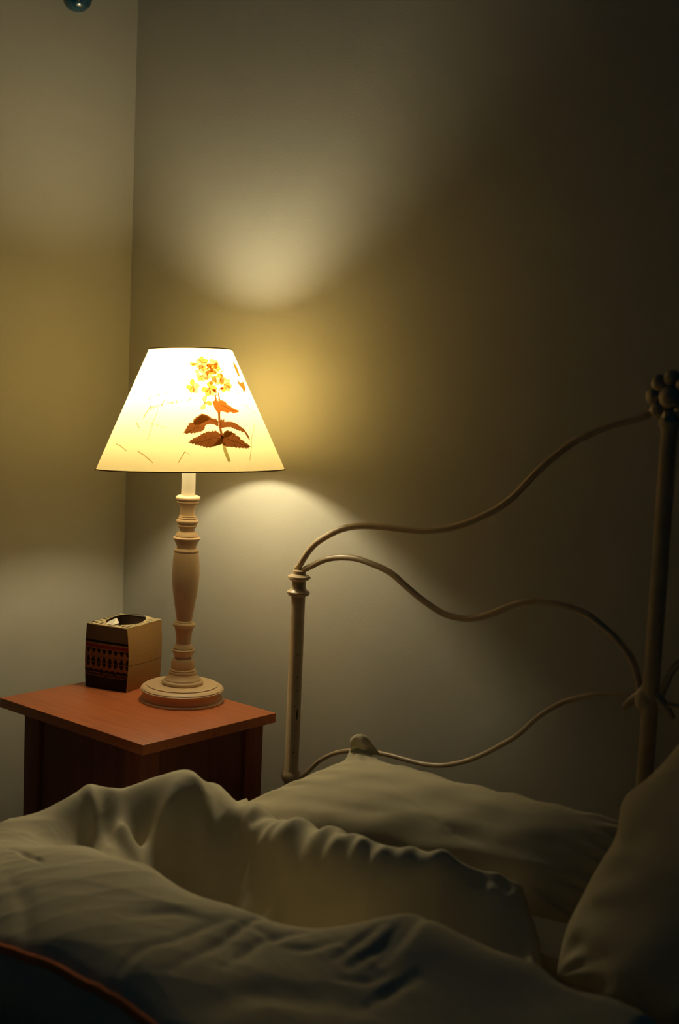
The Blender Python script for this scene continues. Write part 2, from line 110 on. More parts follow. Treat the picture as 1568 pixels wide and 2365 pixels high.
  ('petal_gold',0,[-0.4433,0.03899,-0.4258,0.0379,-0.4083,0.0367,-0.391,0.03534,-0.3735,0.03424,-0.3557,0.03376,-0.3369,0.03438,-0.3167,0.03618,-0.2952,0.03878,-0.3113,0.04192,-0.3286,0.04419,-0.3478,0.04422,-0.3663,0.045,-0.3858,0.04405,-0.4051,0.04289,-0.4244,0.04114]),
  ('petal_pale',1,[-0.4449,0.03903,-0.4454,0.03673,-0.4487,0.0342,-0.4531,0.03156,-0.4455,0.02995,-0.4466,0.0276,-0.4297,0.02681,-0.4091,0.02633,-0.3794,0.02661,-0.3603,0.03036,-0.3549,0.03299,-0.351,0.03549,-0.3575,0.03718,-0.3736,0.03811,-0.3965,0.0385,-0.4197,0.03886]),
  ('petal_gold',2,[-0.4453,0.0392,-0.4634,0.03755,-0.4859,0.03596,-0.4981,0.03425,-0.5126,0.03258,-0.5204,0.03083,-0.5255,0.02904,-0.5198,0.02713,-0.4985,0.02501,-0.4614,0.0264,-0.4359,0.02794,-0.4275,0.02969,-0.4232,0.0315,-0.4182,0.0333,-0.4221,0.03521,-0.4312,0.03717]),
  ('petal_gold',3,[-0.4438,0.03935,-0.4652,0.04011,-0.4856,0.04053,-0.5061,0.04103,-0.5269,0.04161,-0.5461,0.04174,-0.5585,0.03985,-0.5709,0.03803,-0.58,0.03531,-0.5536,0.03278,-0.5316,0.03154,-0.5142,0.03179,-0.4978,0.03237,-0.482,0.0332,-0.4685,0.03492,-0.4557,0.03692]),
  ('petal_pale',0,[-0.3645,0.05298,-0.3483,0.05385,-0.335,0.05477,-0.3162,0.05561,-0.3054,0.05657,-0.2949,0.05754,-0.3001,0.05872,-0.3024,0.05985,-0.3198,0.06119,-0.3509,0.0605,-0.3671,0.05961,-0.379,0.05868,-0.3832,0.05764,-0.3822,0.05652,-0.3788,0.05538,-0.3745,0.05422]),
  ('petal_pale',1,[-0.3666,0.05285,-0.3592,0.05157,-0.3518,0.05028,-0.3449,0.04892,-0.3365,0.04793,-0.3251,0.04776,-0.3136,0.0476,-0.2961,0.04892,-0.2776,0.05041,-0.2801,0.05282,-0.2861,0.05441,-0.2946,0.0554,-0.3061,0.0557,-0.3192,0.05558,-0.3342,0.05494,-0.3506,0.05387]),
  ('petal_pale',2,[-0.3674,0.05302,-0.3822,0.05213,-0.396,0.05123,-0.4116,0.05036,-0.4207,0.04941,-0.4311,0.04848,-0.4306,0.04742,-0.4185,0.04621,-0.4051,0.04498,-0.376,0.04569,-0.3609,0.04657,-0.3522,0.04752,-0.3447,0.0485,-0.3469,0.04959,-0.3493,0.05068,-0.3563,0.05182]),
  ('petal_gold',3,[-0.2993,0.0563,-0.2888,0.05709,-0.2786,0.05787,-0.2705,0.05864,-0.263,0.0594,-0.2552,0.06016,-0.2593,0.06082,-0.2688,0.06144,-0.2824,0.06202,-0.3036,0.06114,-0.319,0.06031,-0.3213,0.05959,-0.3242,0.05887,-0.3203,0.05821,-0.3168,0.05754,-0.3105,0.0569]),
  ('petal_pale',0,[-0.3008,0.0562,-0.2935,0.05548,-0.2866,0.05455,-0.2785,0.05424,-0.2717,0.05329,-0.2627,0.05338,-0.2529,0.05381,-0.2428,0.05434,-0.2306,0.05567,-0.2356,0.05741,-0.2422,0.05849,-0.2509,0.05865,-0.2597,0.05877,-0.2686,0.05884,-0.2796,0.05792,-0.29,0.05717]),
  ('petal_gold',1,[-0.3018,0.05629,-0.3121,0.05548,-0.3208,0.05467,-0.3318,0.05386,-0.3419,0.05305,-0.3431,0.05227,-0.3434,0.0515,-0.3384,0.05075,-0.323,0.05004,-0.3009,0.0509,-0.2911,0.05171,-0.2842,0.0525,-0.2764,0.05331,-0.2812,0.05406,-0.2841,0.05482,-0.2917,0.05556]),
  ('petal_pale',2,[-0.3004,0.0564,-0.3082,0.05717,-0.3163,0.0577,-0.3238,0.05866,-0.3323,0.05892,-0.3405,0.05944,-0.3497,0.05915,-0.3598,0.058,-0.37,0.05666,-0.3633,0.055,-0.356,0.05395,-0.3478,0.05362,-0.3395,0.0534,-0.33,0.05412,-0.3205,0.05471,-0.3108,0.05538]),
  ('petal_gold',3,[-0.2052,0.05437,-0.1891,0.05591,-0.1726,0.05746,-0.1473,0.05907,-0.1299,0.06063,-0.1255,0.0621,-0.1303,0.0635,-0.1367,0.0649,-0.1574,0.0662,-0.2008,0.06447,-0.2165,0.06293,-0.2313,0.06139,-0.2387,0.0599,-0.2345,0.05848,-0.2312,0.05707,-0.219,0.05571]),
  ('petal_pale',0,[-0.207,0.05419,-0.1884,0.05362,-0.1701,0.0533,-0.1514,0.05287,-0.1321,0.05221,-0.1145,0.05266,-0.097,0.05344,-0.0801,0.05479,-0.0642,0.0572,-0.0875,0.05947,-0.1078,0.05997,-0.1278,0.06046,-0.1453,0.05972,-0.1625,0.05899,-0.1784,0.05773,-0.1929,0.05596]),
  ('petal_gold',1,[-0.2092,0.05425,-0.2163,0.05261,-0.2248,0.05089,-0.2325,0.04921,-0.238,0.04764,-0.2282,0.04692,-0.2246,0.04586,-0.2054,0.04567,-0.1801,0.04579,-0.1552,0.04835,-0.1458,0.05007,-0.1392,0.05165,-0.142,0.05275,-0.1513,0.05351,-0.166,0.05401,-0.1877,0.05413]),
  ('petal_pale',2,[-0.2086,0.05446,-0.2324,0.05409,-0.2533,0.05352,-0.2739,0.05296,-0.2983,0.05275,-0.3077,0.05129,-0.3214,0.05023,-0.3284,0.0486,-0.3257,0.04614,-0.2939,0.0456,-0.2663,0.04547,-0.2514,0.04647,-0.2354,0.04741,-0.2236,0.04872,-0.2197,0.05071,-0.2124,0.05244]),
  ('petal_pale',3,[-0.1426,0.0459,-0.1174,0.04652,-0.0906,0.04707,-0.062,0.04754,-0.0377,0.04843,-0.0077,0.04893,0.0046,0.05088,0.0177,0.05278,0.0223,0.05535,-0.0253,0.05601,-0.0567,0.05558,-0.0877,0.05519,-0.1053,0.05381,-0.1176,0.05204,-0.1294,0.05026,-0.1365,0.04812]),
  ('petal_gold',0,[-0.1448,0.04582,-0.1303,0.04447,-0.1163,0.04303,-0.1016,0.04175,-0.0895,0.03994,-0.0703,0.03949,-0.0452,0.04006,-0.0191,0.04067,0.0142,0.04232,0.011,0.04563,0.0019,0.04805,-0.0203,0.04832,-0.0381,0.04927,-0.0654,0.04853,-0.0891,0.04829,-0.1166,0.04722]),
  ('petal_pale',1,[-0.1454,0.04589,-0.1427,0.04379,-0.145,0.04129,-0.1389,0.03948,-0.1337,0.03759,-0.1287,0.03569,-0.115,0.0345,-0.0927,0.03398,-0.0546,0.03463,-0.0375,0.03812,-0.0263,0.04115,-0.0271,0.04332,-0.0489,0.04403,-0.0617,0.04536,-0.0905,0.04551,-0.1162,0.04585]),
  ('petal_gold',2,[-0.1461,0.046,-0.1662,0.04418,-0.1847,0.04237,-0.2034,0.04056,-0.2186,0.03877,-0.236,0.03696,-0.2293,0.03522,-0.2231,0.03348,-0.2074,0.03176,-0.1713,0.03361,-0.143,0.03544,-0.1241,0.03725,-0.1164,0.03903,-0.1222,0.04078,-0.127,0.04253,-0.1328,0.04427]),
  ('petal_pale',3,[-0.1417,0.04612,-0.1369,0.04825,-0.1295,0.0505,-0.1212,0.05279,-0.1176,0.05483,-0.1157,0.05679,-0.1322,0.05782,-0.1525,0.05865,-0.1878,0.05868,-0.2169,0.05521,-0.2304,0.05255,-0.2262,0.05088,-0.2173,0.04949,-0.2057,0.04825,-0.1884,0.04732,-0.1695,0.04649]),
  ('petal_pale',0,[-0.538,0.01394,-0.5298,0.01566,-0.517,0.01745,-0.5099,0.01914,-0.5049,0.0208,-0.497,0.0225,-0.4978,0.02406,-0.509,0.02544,-0.5279,0.02669,-0.5554,0.02464,-0.5663,0.02288,-0.5752,0.02115,-0.5762,0.01956,-0.5678,0.01813,-0.5608,0.01668,-0.5507,0.01529]),
  ('petal_gold',1,[-0.5396,0.01377,-0.5261,0.0126,-0.5124,0.01184,-0.499,0.01072,-0.4854,0.01011,-0.472,0.00905,-0.4576,0.00955,-0.4427,0.01057,-0.4265,0.01281,-0.439,0.01529,-0.4522,0.01702,-0.4663,0.01757,-0.4809,0.01743,-0.4953,0.0174,-0.5102,0.01629,-0.525,0.01514]),
  ('petal_pale',2,[-0.5408,0.01396,-0.5546,0.01263,-0.572,0.01143,-0.5825,0.01,-0.5973,0.00872,-0.6019,0.0071,-0.6119,0.00567,-0.6067,0.00372,-0.5966,0.00159,-0.5707,0.00246,-0.5511,0.00356,-0.5356,0.00481,-0.5333,0.00653,-0.5327,0.0083,-0.5319,0.01007,-0.5339,0.01193]),
  ('petal_gold',3,[-0.2029,0.06705,-0.1967,0.06579,-0.1904,0.06456,-0.183,0.06341,-0.1755,0.06228,-0.1707,0.06094,-0.1577,0.06026,-0.1439,0.05965,-0.1259,0.05937,-0.1225,0.06135,-0.125,0.06287,-0.1324,0.06401,-0.1403,0.06511,-0.1552,0.06567,-0.1693,0.06628,-0.1849,0.06677]),
  ('petal_pale',0,[-0.2021,0.06704,-0.1856,0.06703,-0.169,0.06712,-0.1516,0.06686,-0.1351,0.06725,-0.1182,0.06749,-0.1014,0.06798,-0.0844,0.06859,-0.068,0.0697,-0.0878,0.07054,-0.1062,0.07063,-0.1243,0.07077,-0.1408,0.07018,-0.1573,0.06975,-0.1726,0.06889,-0.1877,0.06805]),
  ('petal_gold',1,[-0.2031,0.06711,-0.2149,0.06602,-0.228,0.06495,-0.2403,0.06388,-0.2503,0.06278,-0.2607,0.06169,-0.2662,0.06053,-0.2663,0.05929,-0.2647,0.05803,-0.2431,0.05896,-0.2306,0.06003,-0.2182,0.0611,-0.2107,0.06224,-0.2037,0.06339,-0.2044,0.06464,-0.2019,0.06585]),
  ('petal_gold',2,[-0.6092,0.08242,-0.628,0.08223,-0.6481,0.08226,-0.667,0.0821,-0.6848,0.08177,-0.7031,0.08154,-0.7181,0.08074,-0.7308,0.0796,-0.7416,0.07814,-0.7177,0.07733,-0.6967,0.07701,-0.6787,0.07723,-0.6621,0.07771,-0.649,0.07886,-0.6346,0.0798,-0.6219,0.08109]),
  ('petal_gold',3,[-0.6088,0.08241,-0.6307,0.08273,-0.6526,0.08309,-0.6743,0.0833,-0.6961,0.08356,-0.7182,0.08401,-0.7389,0.08366,-0.7585,0.08281,-0.7774,0.08177,-0.7533,0.08027,-0.731,0.07957,-0.7093,0.07911,-0.689,0.07944,-0.6688,0.07985,-0.6489,0.08062,-0.6287,0.0813]),
  ('petal_deep',5,[-0.5017,0.08355,-0.5105,0.08267,-0.5222,0.08224,-0.5341,0.08237,-0.5364,0.0835,-0.528,0.08435,-0.5191,0.08461,-0.5111,0.08423]),
  ('petal_deep',5,[-0.2847,0.08075,-0.2956,0.07979,-0.3088,0.07934,-0.3196,0.07998,-0.326,0.08067,-0.3157,0.08187,-0.3013,0.08228,-0.2873,0.0818]),
  ('petal_deep',5,[-0.5697,0.07282,-0.5674,0.07202,-0.5817,0.07156,-0.5896,0.07189,-0.5921,0.07279,-0.5874,0.07373,-0.5792,0.07438,-0.5698,0.0736]),
  ('petal_deep',5,[-0.404,0.07307,-0.4132,0.07224,-0.4268,0.07169,-0.4363,0.07232,-0.44,0.07301,-0.4351,0.07421,-0.4216,0.07464,-0.4083,0.07429]),
  ('petal_deep',5,[-0.2339,0.07448,-0.2441,0.07338,-0.259,0.07286,-0.2688,0.0736,-0.2704,0.0744,-0.2653,0.07554,-0.2507,0.07585,-0.237,0.07537]),
  ('petal_deep',5,[-0.5236,0.06122,-0.526,0.06045,-0.5356,0.06024,-0.5437,0.06027,-0.5457,0.06119,-0.544,0.06243,-0.5333,0.06244,-0.5208,0.06195]),
  ('petal_deep',5,[-0.4299,0.06242,-0.4357,0.06138,-0.444,0.06104,-0.4559,0.06143,-0.4608,0.06237,-0.4516,0.06317,-0.4398,0.06373,-0.4278,0.06324]),
  ('petal_deep',5,[-0.6983,0.04205,-0.7031,0.04106,-0.71,0.04054,-0.7195,0.0413,-0.7245,0.04203,-0.7177,0.04321,-0.7095,0.04325,-0.6993,0.0428]),
  ('petal_deep',5,[-0.4295,0.03919,-0.4346,0.03798,-0.4446,0.03818,-0.4542,0.03821,-0.4563,0.03916,-0.4503,0.0401,-0.4411,0.04069,-0.4339,0.04003]),
  ('petal_deep',5,[-0.3548,0.05302,-0.3544,0.05217,-0.3684,0.05175,-0.3807,0.05225,-0.3795,0.05298,-0.376,0.05393,-0.3628,0.05468,-0.3544,0.0541]),
  ('petal_deep',5,[-0.2853,0.05632,-0.2943,0.05549,-0.3033,0.0551,-0.3159,0.05529,-0.3148,0.05626,-0.3117,0.05728,-0.2971,0.0578,-0.2865,0.05724]),
  ('petal_deep',5,[-0.1915,0.05439,-0.1995,0.05317,-0.2109,0.05308,-0.2225,0.0533,-0.2205,0.05433,-0.2186,0.05504,-0.2027,0.05595,-0.1906,0.05511]),
  ('petal_deep',5,[-0.1314,0.04603,-0.137,0.04496,-0.1481,0.04466,-0.1559,0.04511,-0.1623,0.04597,-0.1544,0.04716,-0.1385,0.04768,-0.1312,0.04699]),
  ('petal_deep',5,[-0.5289,0.01393,-0.5341,0.01274,-0.5409,0.01233,-0.5511,0.01269,-0.5506,0.01391,-0.5498,0.01465,-0.5382,0.01546,-0.5306,0.01476]),
  ('petal_deep',5,[-0.3809,0.06993,-0.3285,0.07109,-0.2664,0.07015,-0.2422,0.06701,-0.2828,0.06374,-0.3466,0.06277,-0.3851,0.06461,-0.3922,0.06725]),
  ('leaf_orange',0,[-0.3385,0.03827,-0.313,0.03199,-0.3427,0.03037,-0.3782,0.034,-0.3843,0.03663]),
  ('leaf_orange',0,[-0.258,0.03946,-0.2044,0.04219,-0.1756,0.0396,-0.2009,0.03692,-0.2472,0.03684]),
  ('leaf_orange',0,[-0.2859,0.01816,-0.2959,0.02587,-0.2885,0.03193,-0.2494,0.03798,-0.2052,0.03969,-0.2121,0.04151,-0.2603,0.03883,-0.3009,0.03212,-0.313,0.02553,-0.3067,0.01752]),
  ('leaf_orange',0,[-0.3386,0.01875,-0.3486,0.02545,-0.32,0.02925,-0.3074,0.02828,-0.2994,0.02942,-0.3251,0.0305,-0.3743,0.02579,-0.3789,0.01782]),
  ('leaf_orange',0,[-0.3248,0.017,-0.2858,0.02355,-0.2938,0.02804,-0.3066,0.02758,-0.3001,0.02368,-0.3367,0.01755]),
  ('leaf_orange',0,[-0.4253,0.01612,-0.3621,0.01933,-0.3217,0.01676,-0.287,0.0189,-0.2411,0.01843,-0.2046,0.01585,-0.1842,0.01325,-0.2029,0.01218,-0.1544,0.01014,-0.1191,0.00703,-0.082,0.00444,-0.0309,0.00239,0.002,0.00084,-0.0158,-0.0018,-0.07,-0.00258,-0.123,-0.00399,-0.1438,-0.00191,-0.1737,-0.00141,-0.219,-0.00354,-0.2451,-0.00199,-0.2818,-0.00098,-0.3174,0.00035,-0.3298,-0.00415,-0.3618,-0.00417,-0.3791,-0.00054,-0.4037,0.00465,-0.4136,0.01091]),
  ('leaf_brown',0,[-0.857,-0.039,-0.8246,-0.03642,-0.8288,-0.03437,-0.8104,-0.03282,-0.8146,-0.03077,-0.7997,-0.02974,-0.8001,-0.02716,-0.7851,-0.02458,-0.7736,-0.02458,-0.7792,-0.02149,-0.7387,-0.01941,-0.7073,-0.01939,-0.7307,-0.01683,-0.7107,-0.01578,-0.7143,-0.0132,-0.6821,-0.01267,-0.6895,-0.01009,-0.6402,-0.00902,-0.6435,-0.00695,-0.6145,-0.00694,-0.609,-0.00434,-0.555,-0.00534,-0.5064,-0.0079,-0.4603,-0.01254,-0.4269,-0.01304,-0.417,-0.012,-0.3946,-0.01458,-0.3809,-0.01717,-0.3907,-0.02753,-0.4239,-0.02443,-0.4626,-0.02238,-0.5107,-0.02188,-0.5522,-0.02396,-0.5697,-0.02655,-0.5674,-0.02912,-0.5969,-0.03376,-0.6355,-0.03583,-0.6501,-0.03481,-0.6733,-0.03789,-0.684,-0.03636,-0.6993,-0.03893,-0.7174,-0.03688,-0.7433,-0.03946,-0.7543,-0.03741,-0.8092,-0.03949,-0.8132,-0.03744]),
  ('leaf_brown',0,[-0.349,-0.01612,-0.3219,-0.01299,-0.3217,-0.01559,-0.2865,-0.01349,-0.2949,-0.01817,-0.2393,-0.01763,-0.1741,-0.01813,-0.1127,-0.02124,-0.0556,-0.02646,0.001,-0.03223,0.0107,-0.03589,0.0333,-0.04219,0.0339,-0.04846,0.0163,-0.04896,-0.0001,-0.04425,-0.0132,-0.04006,-0.0192,-0.03692,-0.0419,-0.03587,-0.0651,-0.0369,-0.0764,-0.03377,-0.1073,-0.03428,-0.1165,-0.03219,-0.1417,-0.03271,-0.1462,-0.03063,-0.1755,-0.03114,-0.1848,-0.02906,-0.2077,-0.02906,-0.2125,-0.02698,-0.2328,-0.02802,-0.2585,-0.02751,-0.3031,-0.02803,-0.3563,-0.02959,-0.3614,-0.02442]),
  ('leaf_brown',0,[-0.7822,-0.05379,-0.7507,-0.05122,-0.7614,-0.04918,-0.7258,-0.04815,-0.7292,-0.04611,-0.6934,-0.04609,-0.6894,-0.04405,-0.6641,-0.04404,-0.6671,-0.04199,-0.6306,-0.04198,-0.6334,-0.03993,-0.5996,-0.0389,-0.6023,-0.03684,-0.5688,-0.03735,-0.571,-0.03478,-0.5329,-0.03477,-0.521,-0.03426,-0.4988,-0.03528,-0.4774,-0.03322,-0.4594,-0.03476,-0.4414,-0.0327,-0.4199,-0.03476,-0.3846,-0.03837,-0.3589,-0.04301,-0.3647,-0.05021,-0.384,-0.05636,-0.4156,-0.05788,-0.461,-0.0594,-0.4978,-0.0604,-0.535,-0.06294,-0.5476,-0.0609,-0.5732,-0.06293,-0.5822,-0.06038,-0.6038,-0.06191,-0.6096,-0.05936,-0.6375,-0.05987,-0.6437,-0.05783,-0.6684,-0.05936,-0.6711,-0.05681,-0.7025,-0.05784,-0.7056,-0.05529,-0.7335,-0.05632,-0.7403,-0.05428]),
  ('leaf_brown',0,[-0.3815,-0.05431,-0.3723,-0.04712,-0.3506,-0.03992,-0.3224,-0.03476,-0.2861,-0.03321,-0.2671,-0.03217,-0.2622,-0.03425,-0.2317,-0.03425,-0.205,-0.03426,-0.2181,-0.03633,-0.1812,-0.03789,-0.1563,-0.03894,-0.1779,-0.04049,-0.1463,-0.04258,-0.1225,-0.04415,-0.109,-0.04624,-0.122,-0.04779,-0.0807,-0.0499,-0.0673,-0.05199,-0.0647,-0.0546,-0.0292,-0.05568,0.0081,-0.06146,-0.0309,-0.0614,-0.0286,-0.064,-0.0632,-0.0629,-0.0685,-0.06497,-0.0937,-0.06234,-0.1063,-0.06387,-0.1463,-0.06226,-0.1623,-0.06379,-0.1916,-0.06168,-0.2069,-0.06321,-0.2427,-0.06059,-0.2613,-0.06212,-0.2902,-0.06054,-0.3295,-0.06102,-0.364,-0.05843]),
  ('leaf_brown',0,[-0.3659,-0.0027,-0.3784,-0.01418,-0.386,-0.0247,-0.3844,-0.03725,-0.3803,-0.04765,-0.3453,-0.0466,-0.3516,-0.03639,-0.3535,-0.02414,-0.3448,-0.01392,-0.3307,-0.00249]),
  ('stem_olive',0,[-0.3839,-0.05493,-0.379,-0.06644,-0.3667,-0.07689,-0.3454,-0.08642,-0.3144,-0.08473,-0.3248,-0.07482,-0.3372,-0.06478,-0.3484,-0.05371]),
  ('stem_olive',2,[-0.715,-0.01836,-0.6407,-0.01006,-0.5976,-0.00641,-0.5401,-0.00793,-0.4945,-0.01308,-0.5311,-0.01724,-0.6053,-0.02037,-0.6615,-0.02349,-0.708,-0.02352]),
  ('stem_olive',2,[-0.5041,-0.05938,-0.4561,-0.05428,-0.4209,-0.04916,-0.3696,-0.04507,-0.3684,-0.05124,-0.3855,-0.05636,-0.4153,-0.05758,-0.4609,-0.05919]),
  ('stem_olive',2,[-0.3369,-0.03889,-0.2874,-0.03393,-0.2371,-0.03477,-0.208,-0.03788,-0.2507,-0.04201,-0.3057,-0.04509,-0.3488,-0.04713]),
  ('stem_olive',3,[-0.8119,-0.03787,-0.7151,-0.03215,-0.6362,-0.02385,-0.5615,-0.01664,-0.4799,-0.01457,-0.3875,-0.0207,-0.3829,-0.01986,-0.4776,-0.01365,-0.5641,-0.0158,-0.6402,-0.02312,-0.7184,-0.03135,-0.8146,-0.03702]),
  ('stem_olive',3,[-0.74,-0.05423,-0.6556,-0.05318,-0.5536,-0.04959,-0.4623,-0.04551,-0.3751,-0.0486,-0.3722,-0.0477,-0.4617,-0.04459,-0.5548,-0.0487,-0.6564,-0.05228,-0.7405,-0.05331]),
  ('stem_olive',3,[-0.0247,-0.0615,-0.1222,-0.05617,-0.2153,-0.0509,-0.2933,-0.04773,-0.3592,-0.04873,-0.3596,-0.04965,-0.2955,-0.04865,-0.2195,-0.05177,-0.1273,-0.05702,-0.0304,-0.06235]),
  ('stem_olive',3,[-0.0276,-0.0004,-0.1316,0.00211,-0.2233,0.00724,-0.3033,0.01239,-0.3079,0.01174,-0.2281,0.00659,-0.1362,0.00142,-0.032,-0.00112]),
  ('stem_olive',3,[-0.5524,-0.04895,-0.5783,-0.04385,-0.5907,-0.03978,-0.5948,-0.04006,-0.5822,-0.04419,-0.556,-0.04934]),
  ('stem_olive',3,[-0.4912,-0.04649,-0.5005,-0.03991,-0.4818,-0.03593,-0.4857,-0.03566,-0.505,-0.03991,-0.4957,-0.04667]),
  ('stem_olive',3,[-0.6001,-0.05051,-0.6234,-0.0551,-0.6383,-0.05764,-0.6352,-0.05802,-0.6201,-0.05546,-0.5966,-0.05085]),
  ('stem_olive',3,[-0.5263,-0.04802,-0.5451,-0.05416,-0.5626,-0.05925,-0.5588,-0.05948,-0.5412,-0.05437,-0.5223,-0.04822]),
  ('stem_olive',3,[-0.2467,-0.05038,-0.2183,-0.04421,-0.1925,-0.0401,-0.1967,-0.03982,-0.2226,-0.04398,-0.251,-0.05018]),
  ('stem_olive',3,[-0.1848,-0.05308,-0.1486,-0.04846,-0.1245,-0.0459,-0.1279,-0.04551,-0.1521,-0.0481,-0.1883,-0.05274]),
  ('stem_olive',3,[-0.2357,-0.05095,-0.2214,-0.05661,-0.2209,-0.06069,-0.2159,-0.06055,-0.2164,-0.05638,-0.2307,-0.05066]),
  ('stem_olive',3,[-0.2921,-0.04823,-0.2716,-0.04098,-0.2667,-0.03577,-0.2719,-0.03583,-0.2766,-0.04096,-0.2967,-0.04814]),
  ('stem_olive',3,[-0.6601,-0.02539,-0.6821,-0.02023,-0.6976,-0.01814,-0.701,-0.01858,-0.686,-0.02059,-0.6642,-0.02571]),
  ('stem_olive',3,[-0.6029,-0.01971,-0.6239,-0.01408,-0.6296,-0.00896,-0.6345,-0.00908,-0.6285,-0.0143,-0.6072,-0.02001]),
  ('stem_olive',3,[-0.6487,-0.02452,-0.6504,-0.0296,-0.6667,-0.03365,-0.6627,-0.03392,-0.646,-0.02973,-0.644,-0.02452]),
  ('leaf_orange',0,[0.3363,0.08733,0.4029,0.08379,0.439,0.07746,0.4242,0.06988,0.3892,0.06173,0.3256,0.06208,0.3096,0.06846,0.3034,0.07595,0.3026,0.08131]),
  ('leaf_orange',0,[0.2275,0.05699,0.2791,0.05125,0.367,0.0504,0.4327,0.0538,0.4603,0.04957,0.4176,0.04088,0.3501,0.03537,0.3815,0.02955,0.3265,0.03532,0.2809,0.03362,0.2947,0.03952,0.2407,0.04474,0.211,0.04894]),
  ('ink',0,[-1.4196,-0.01324,-1.3982,-0.0036,-1.3729,0.00198,-1.3557,0.00484,-1.3444,0.00853,-1.3591,0.00922,-1.3698,0.00564,-1.3869,0.00284,-1.4129,-0.00289,-1.4343,-0.01261]),
  ('ink',0,[-1.3668,0.0028,-1.3516,0.00591,-1.3394,0.00681,-1.3381,0.00429,-1.3507,0.00161,-1.3371,0.00079,-1.3237,0.00376,-1.3307,0.00771,-1.3639,0.007,-1.3808,0.00365]),
  ('ink',0,[-1.3229,0.00616,-1.304,0.00661,-1.2929,0.00524,-1.2954,0.0051,-1.3072,0.00647,-1.3163,0.00562,-1.2966,0.00376,-1.2792,0.00524,-1.3014,0.0079,-1.3288,0.00755]),
  ('ink',0,[-1.2783,0.0078,-1.2678,0.0075,-1.2388,0.00535,-1.2361,0.00806,-1.2227,0.00939,-1.2118,0.00735,-1.2012,0.00798,-1.2226,0.01077,-1.2489,0.00887,-1.2438,0.00674,-1.2621,0.00863,-1.277,0.00914]),
  ('ink',0,[-1.1584,0.01769,-1.1734,0.01326,-1.1868,0.00978,-1.17,0.00695,-1.1595,0.00758,-1.1735,0.00958,-1.1607,0.01255,-1.1455,0.01701]),
  ('ink',0,[-1.1853,0.0094,-1.1606,0.01021,-1.1665,0.01157,-1.1914,0.01076]),
  ('ink',0,[-1.1,0.01413,-1.0754,0.01141,-1.0692,0.01423,-1.0539,0.01142,-1.0424,0.01467,-1.0408,0.0127,-1.0295,0.01315,-1.048,0.01601,-1.0574,0.01281,-1.071,0.01564,-1.0791,0.01281,-1.0903,0.01492]),
  ('ink',0,[-1.0234,0.01382,-1.0165,0.01603,-1.0178,0.01615,-1.0223,0.01196,-0.9991,0.01324,-1.0089,0.01424,-1.0106,0.01229,-1.0052,0.01616,-1.0261,0.01708,-1.0353,0.01445]),
  ('ink',0,[-0.9591,0.01653,-0.958,0.01899,-0.9692,0.01542,-0.951,0.01321,-0.9309,0.01462,-0.9384,0.0158,-0.9515,0.01462,-0.9568,0.01531,-0.9455,0.019,-0.9696,0.01741]),
  ('ink',0,[-0.945,0.02139,-0.9359,0.02075,-0.9297,0.02193,-0.9389,0.02257]),
  ('ink',0,[-0.9232,0.0146,-0.9152,0.01412,-0.9101,0.01536,-0.9181,0.01584]),
  ('ink',0,[-0.8868,0.01681,-0.8823,0.01814,-0.8919,0.01698,-0.8812,0.01622,-0.8716,0.01878,-0.8941,0.01799]),
  ('ink',0,[-0.7992,0.0169,-0.7824,0.01848,-0.7778,0.0201,-0.7936,0.01836,-0.7848,0.01736,-0.7661,0.01966,-0.7894,0.01966,-0.807,0.018]),
  ('ink',0,[-0.7421,0.02466,-0.7564,0.02143,-0.7644,0.01893,-0.742,0.01923,-0.7457,0.02057,-0.7542,0.01972,-0.7454,0.02079,-0.7309,0.02403]),
  ('ink_faint',0,[-1.4238,0.01844,-1.4152,0.02287,-1.4136,0.02512,-1.4186,0.02152,-1.3759,0.02315,-1.3701,0.02614,-1.3805,0.0265,-1.3847,0.02381,-1.4144,0.02222,-1.4032,0.02512,-1.4257,0.02332,-1.4343,0.01882]),
  ('ink_faint',0,[-1.327,0.02684,-1.3111,0.02542,-1.3131,0.02429,-1.3215,0.02536,-1.3275,0.0248,-1.3087,0.02342,-1.3019,0.02553,-1.3207,0.02738]),
  ('ink_faint',0,[-1.2687,0.02567,-1.2603,0.02912,-1.2515,0.02666,-1.2382,0.02827,-1.2238,0.02606,-1.2165,0.02646,-1.2375,0.02913,-1.2503,0.0275,-1.2664,0.02992,-1.278,0.02607]),
  ('ink_faint',0,[-1.1781,0.03164,-1.1804,0.02857,-1.1572,0.02785,-1.1389,0.02954,-1.1457,0.03024,-1.1616,0.0287,-1.1721,0.02879,-1.1689,0.0314]),
  ('ink_faint',0,[-1.1254,0.02986,-1.1056,0.03028,-1.0872,0.03153,-1.0929,0.0323,-1.1102,0.03112,-1.1286,0.03074]),
  ('ink_faint',0,[-1.041,0.03108,-1.015,0.03189,-1.0183,0.03275,-1.0444,0.03194]),
  ('ink_faint',0,[-0.9926,0.03467,-0.9867,0.03264,-0.9786,0.03282,-0.9844,0.03484]),
  ('ink_faint',0,[-0.9573,0.03323,-0.9506,0.03432,-0.9448,0.03294,-0.9376,0.03335,-0.9497,0.0352,-0.9638,0.03386]),
  ('ink_faint',0,[-0.9087,0.03538,-0.8984,0.03358,-0.8839,0.03395,-0.887,0.0348,-0.8946,0.03435,-0.9015,0.03579]),
  ('ink',0,[-1.2232,0.0012,-1.2531,-0.01419,-1.2736,-0.04007,-1.288,-0.0506,-1.2808,-0.05092,-1.2661,-0.04035,-1.2451,-0.01449,-1.215,0.00085]),
  ('ink',0,[-1.3797,-0.01949,-1.2125,-0.02362,-1.0619,-0.02984,-1.0607,-0.02915,-1.2119,-0.02291,-1.3799,-0.01877]),
  ('ink',0,[-1.5473,-0.02011,-1.5017,-0.02432,-1.4566,-0.02946,-1.4458,-0.02874,-1.4908,-0.02355,-1.5364,-0.01928]),
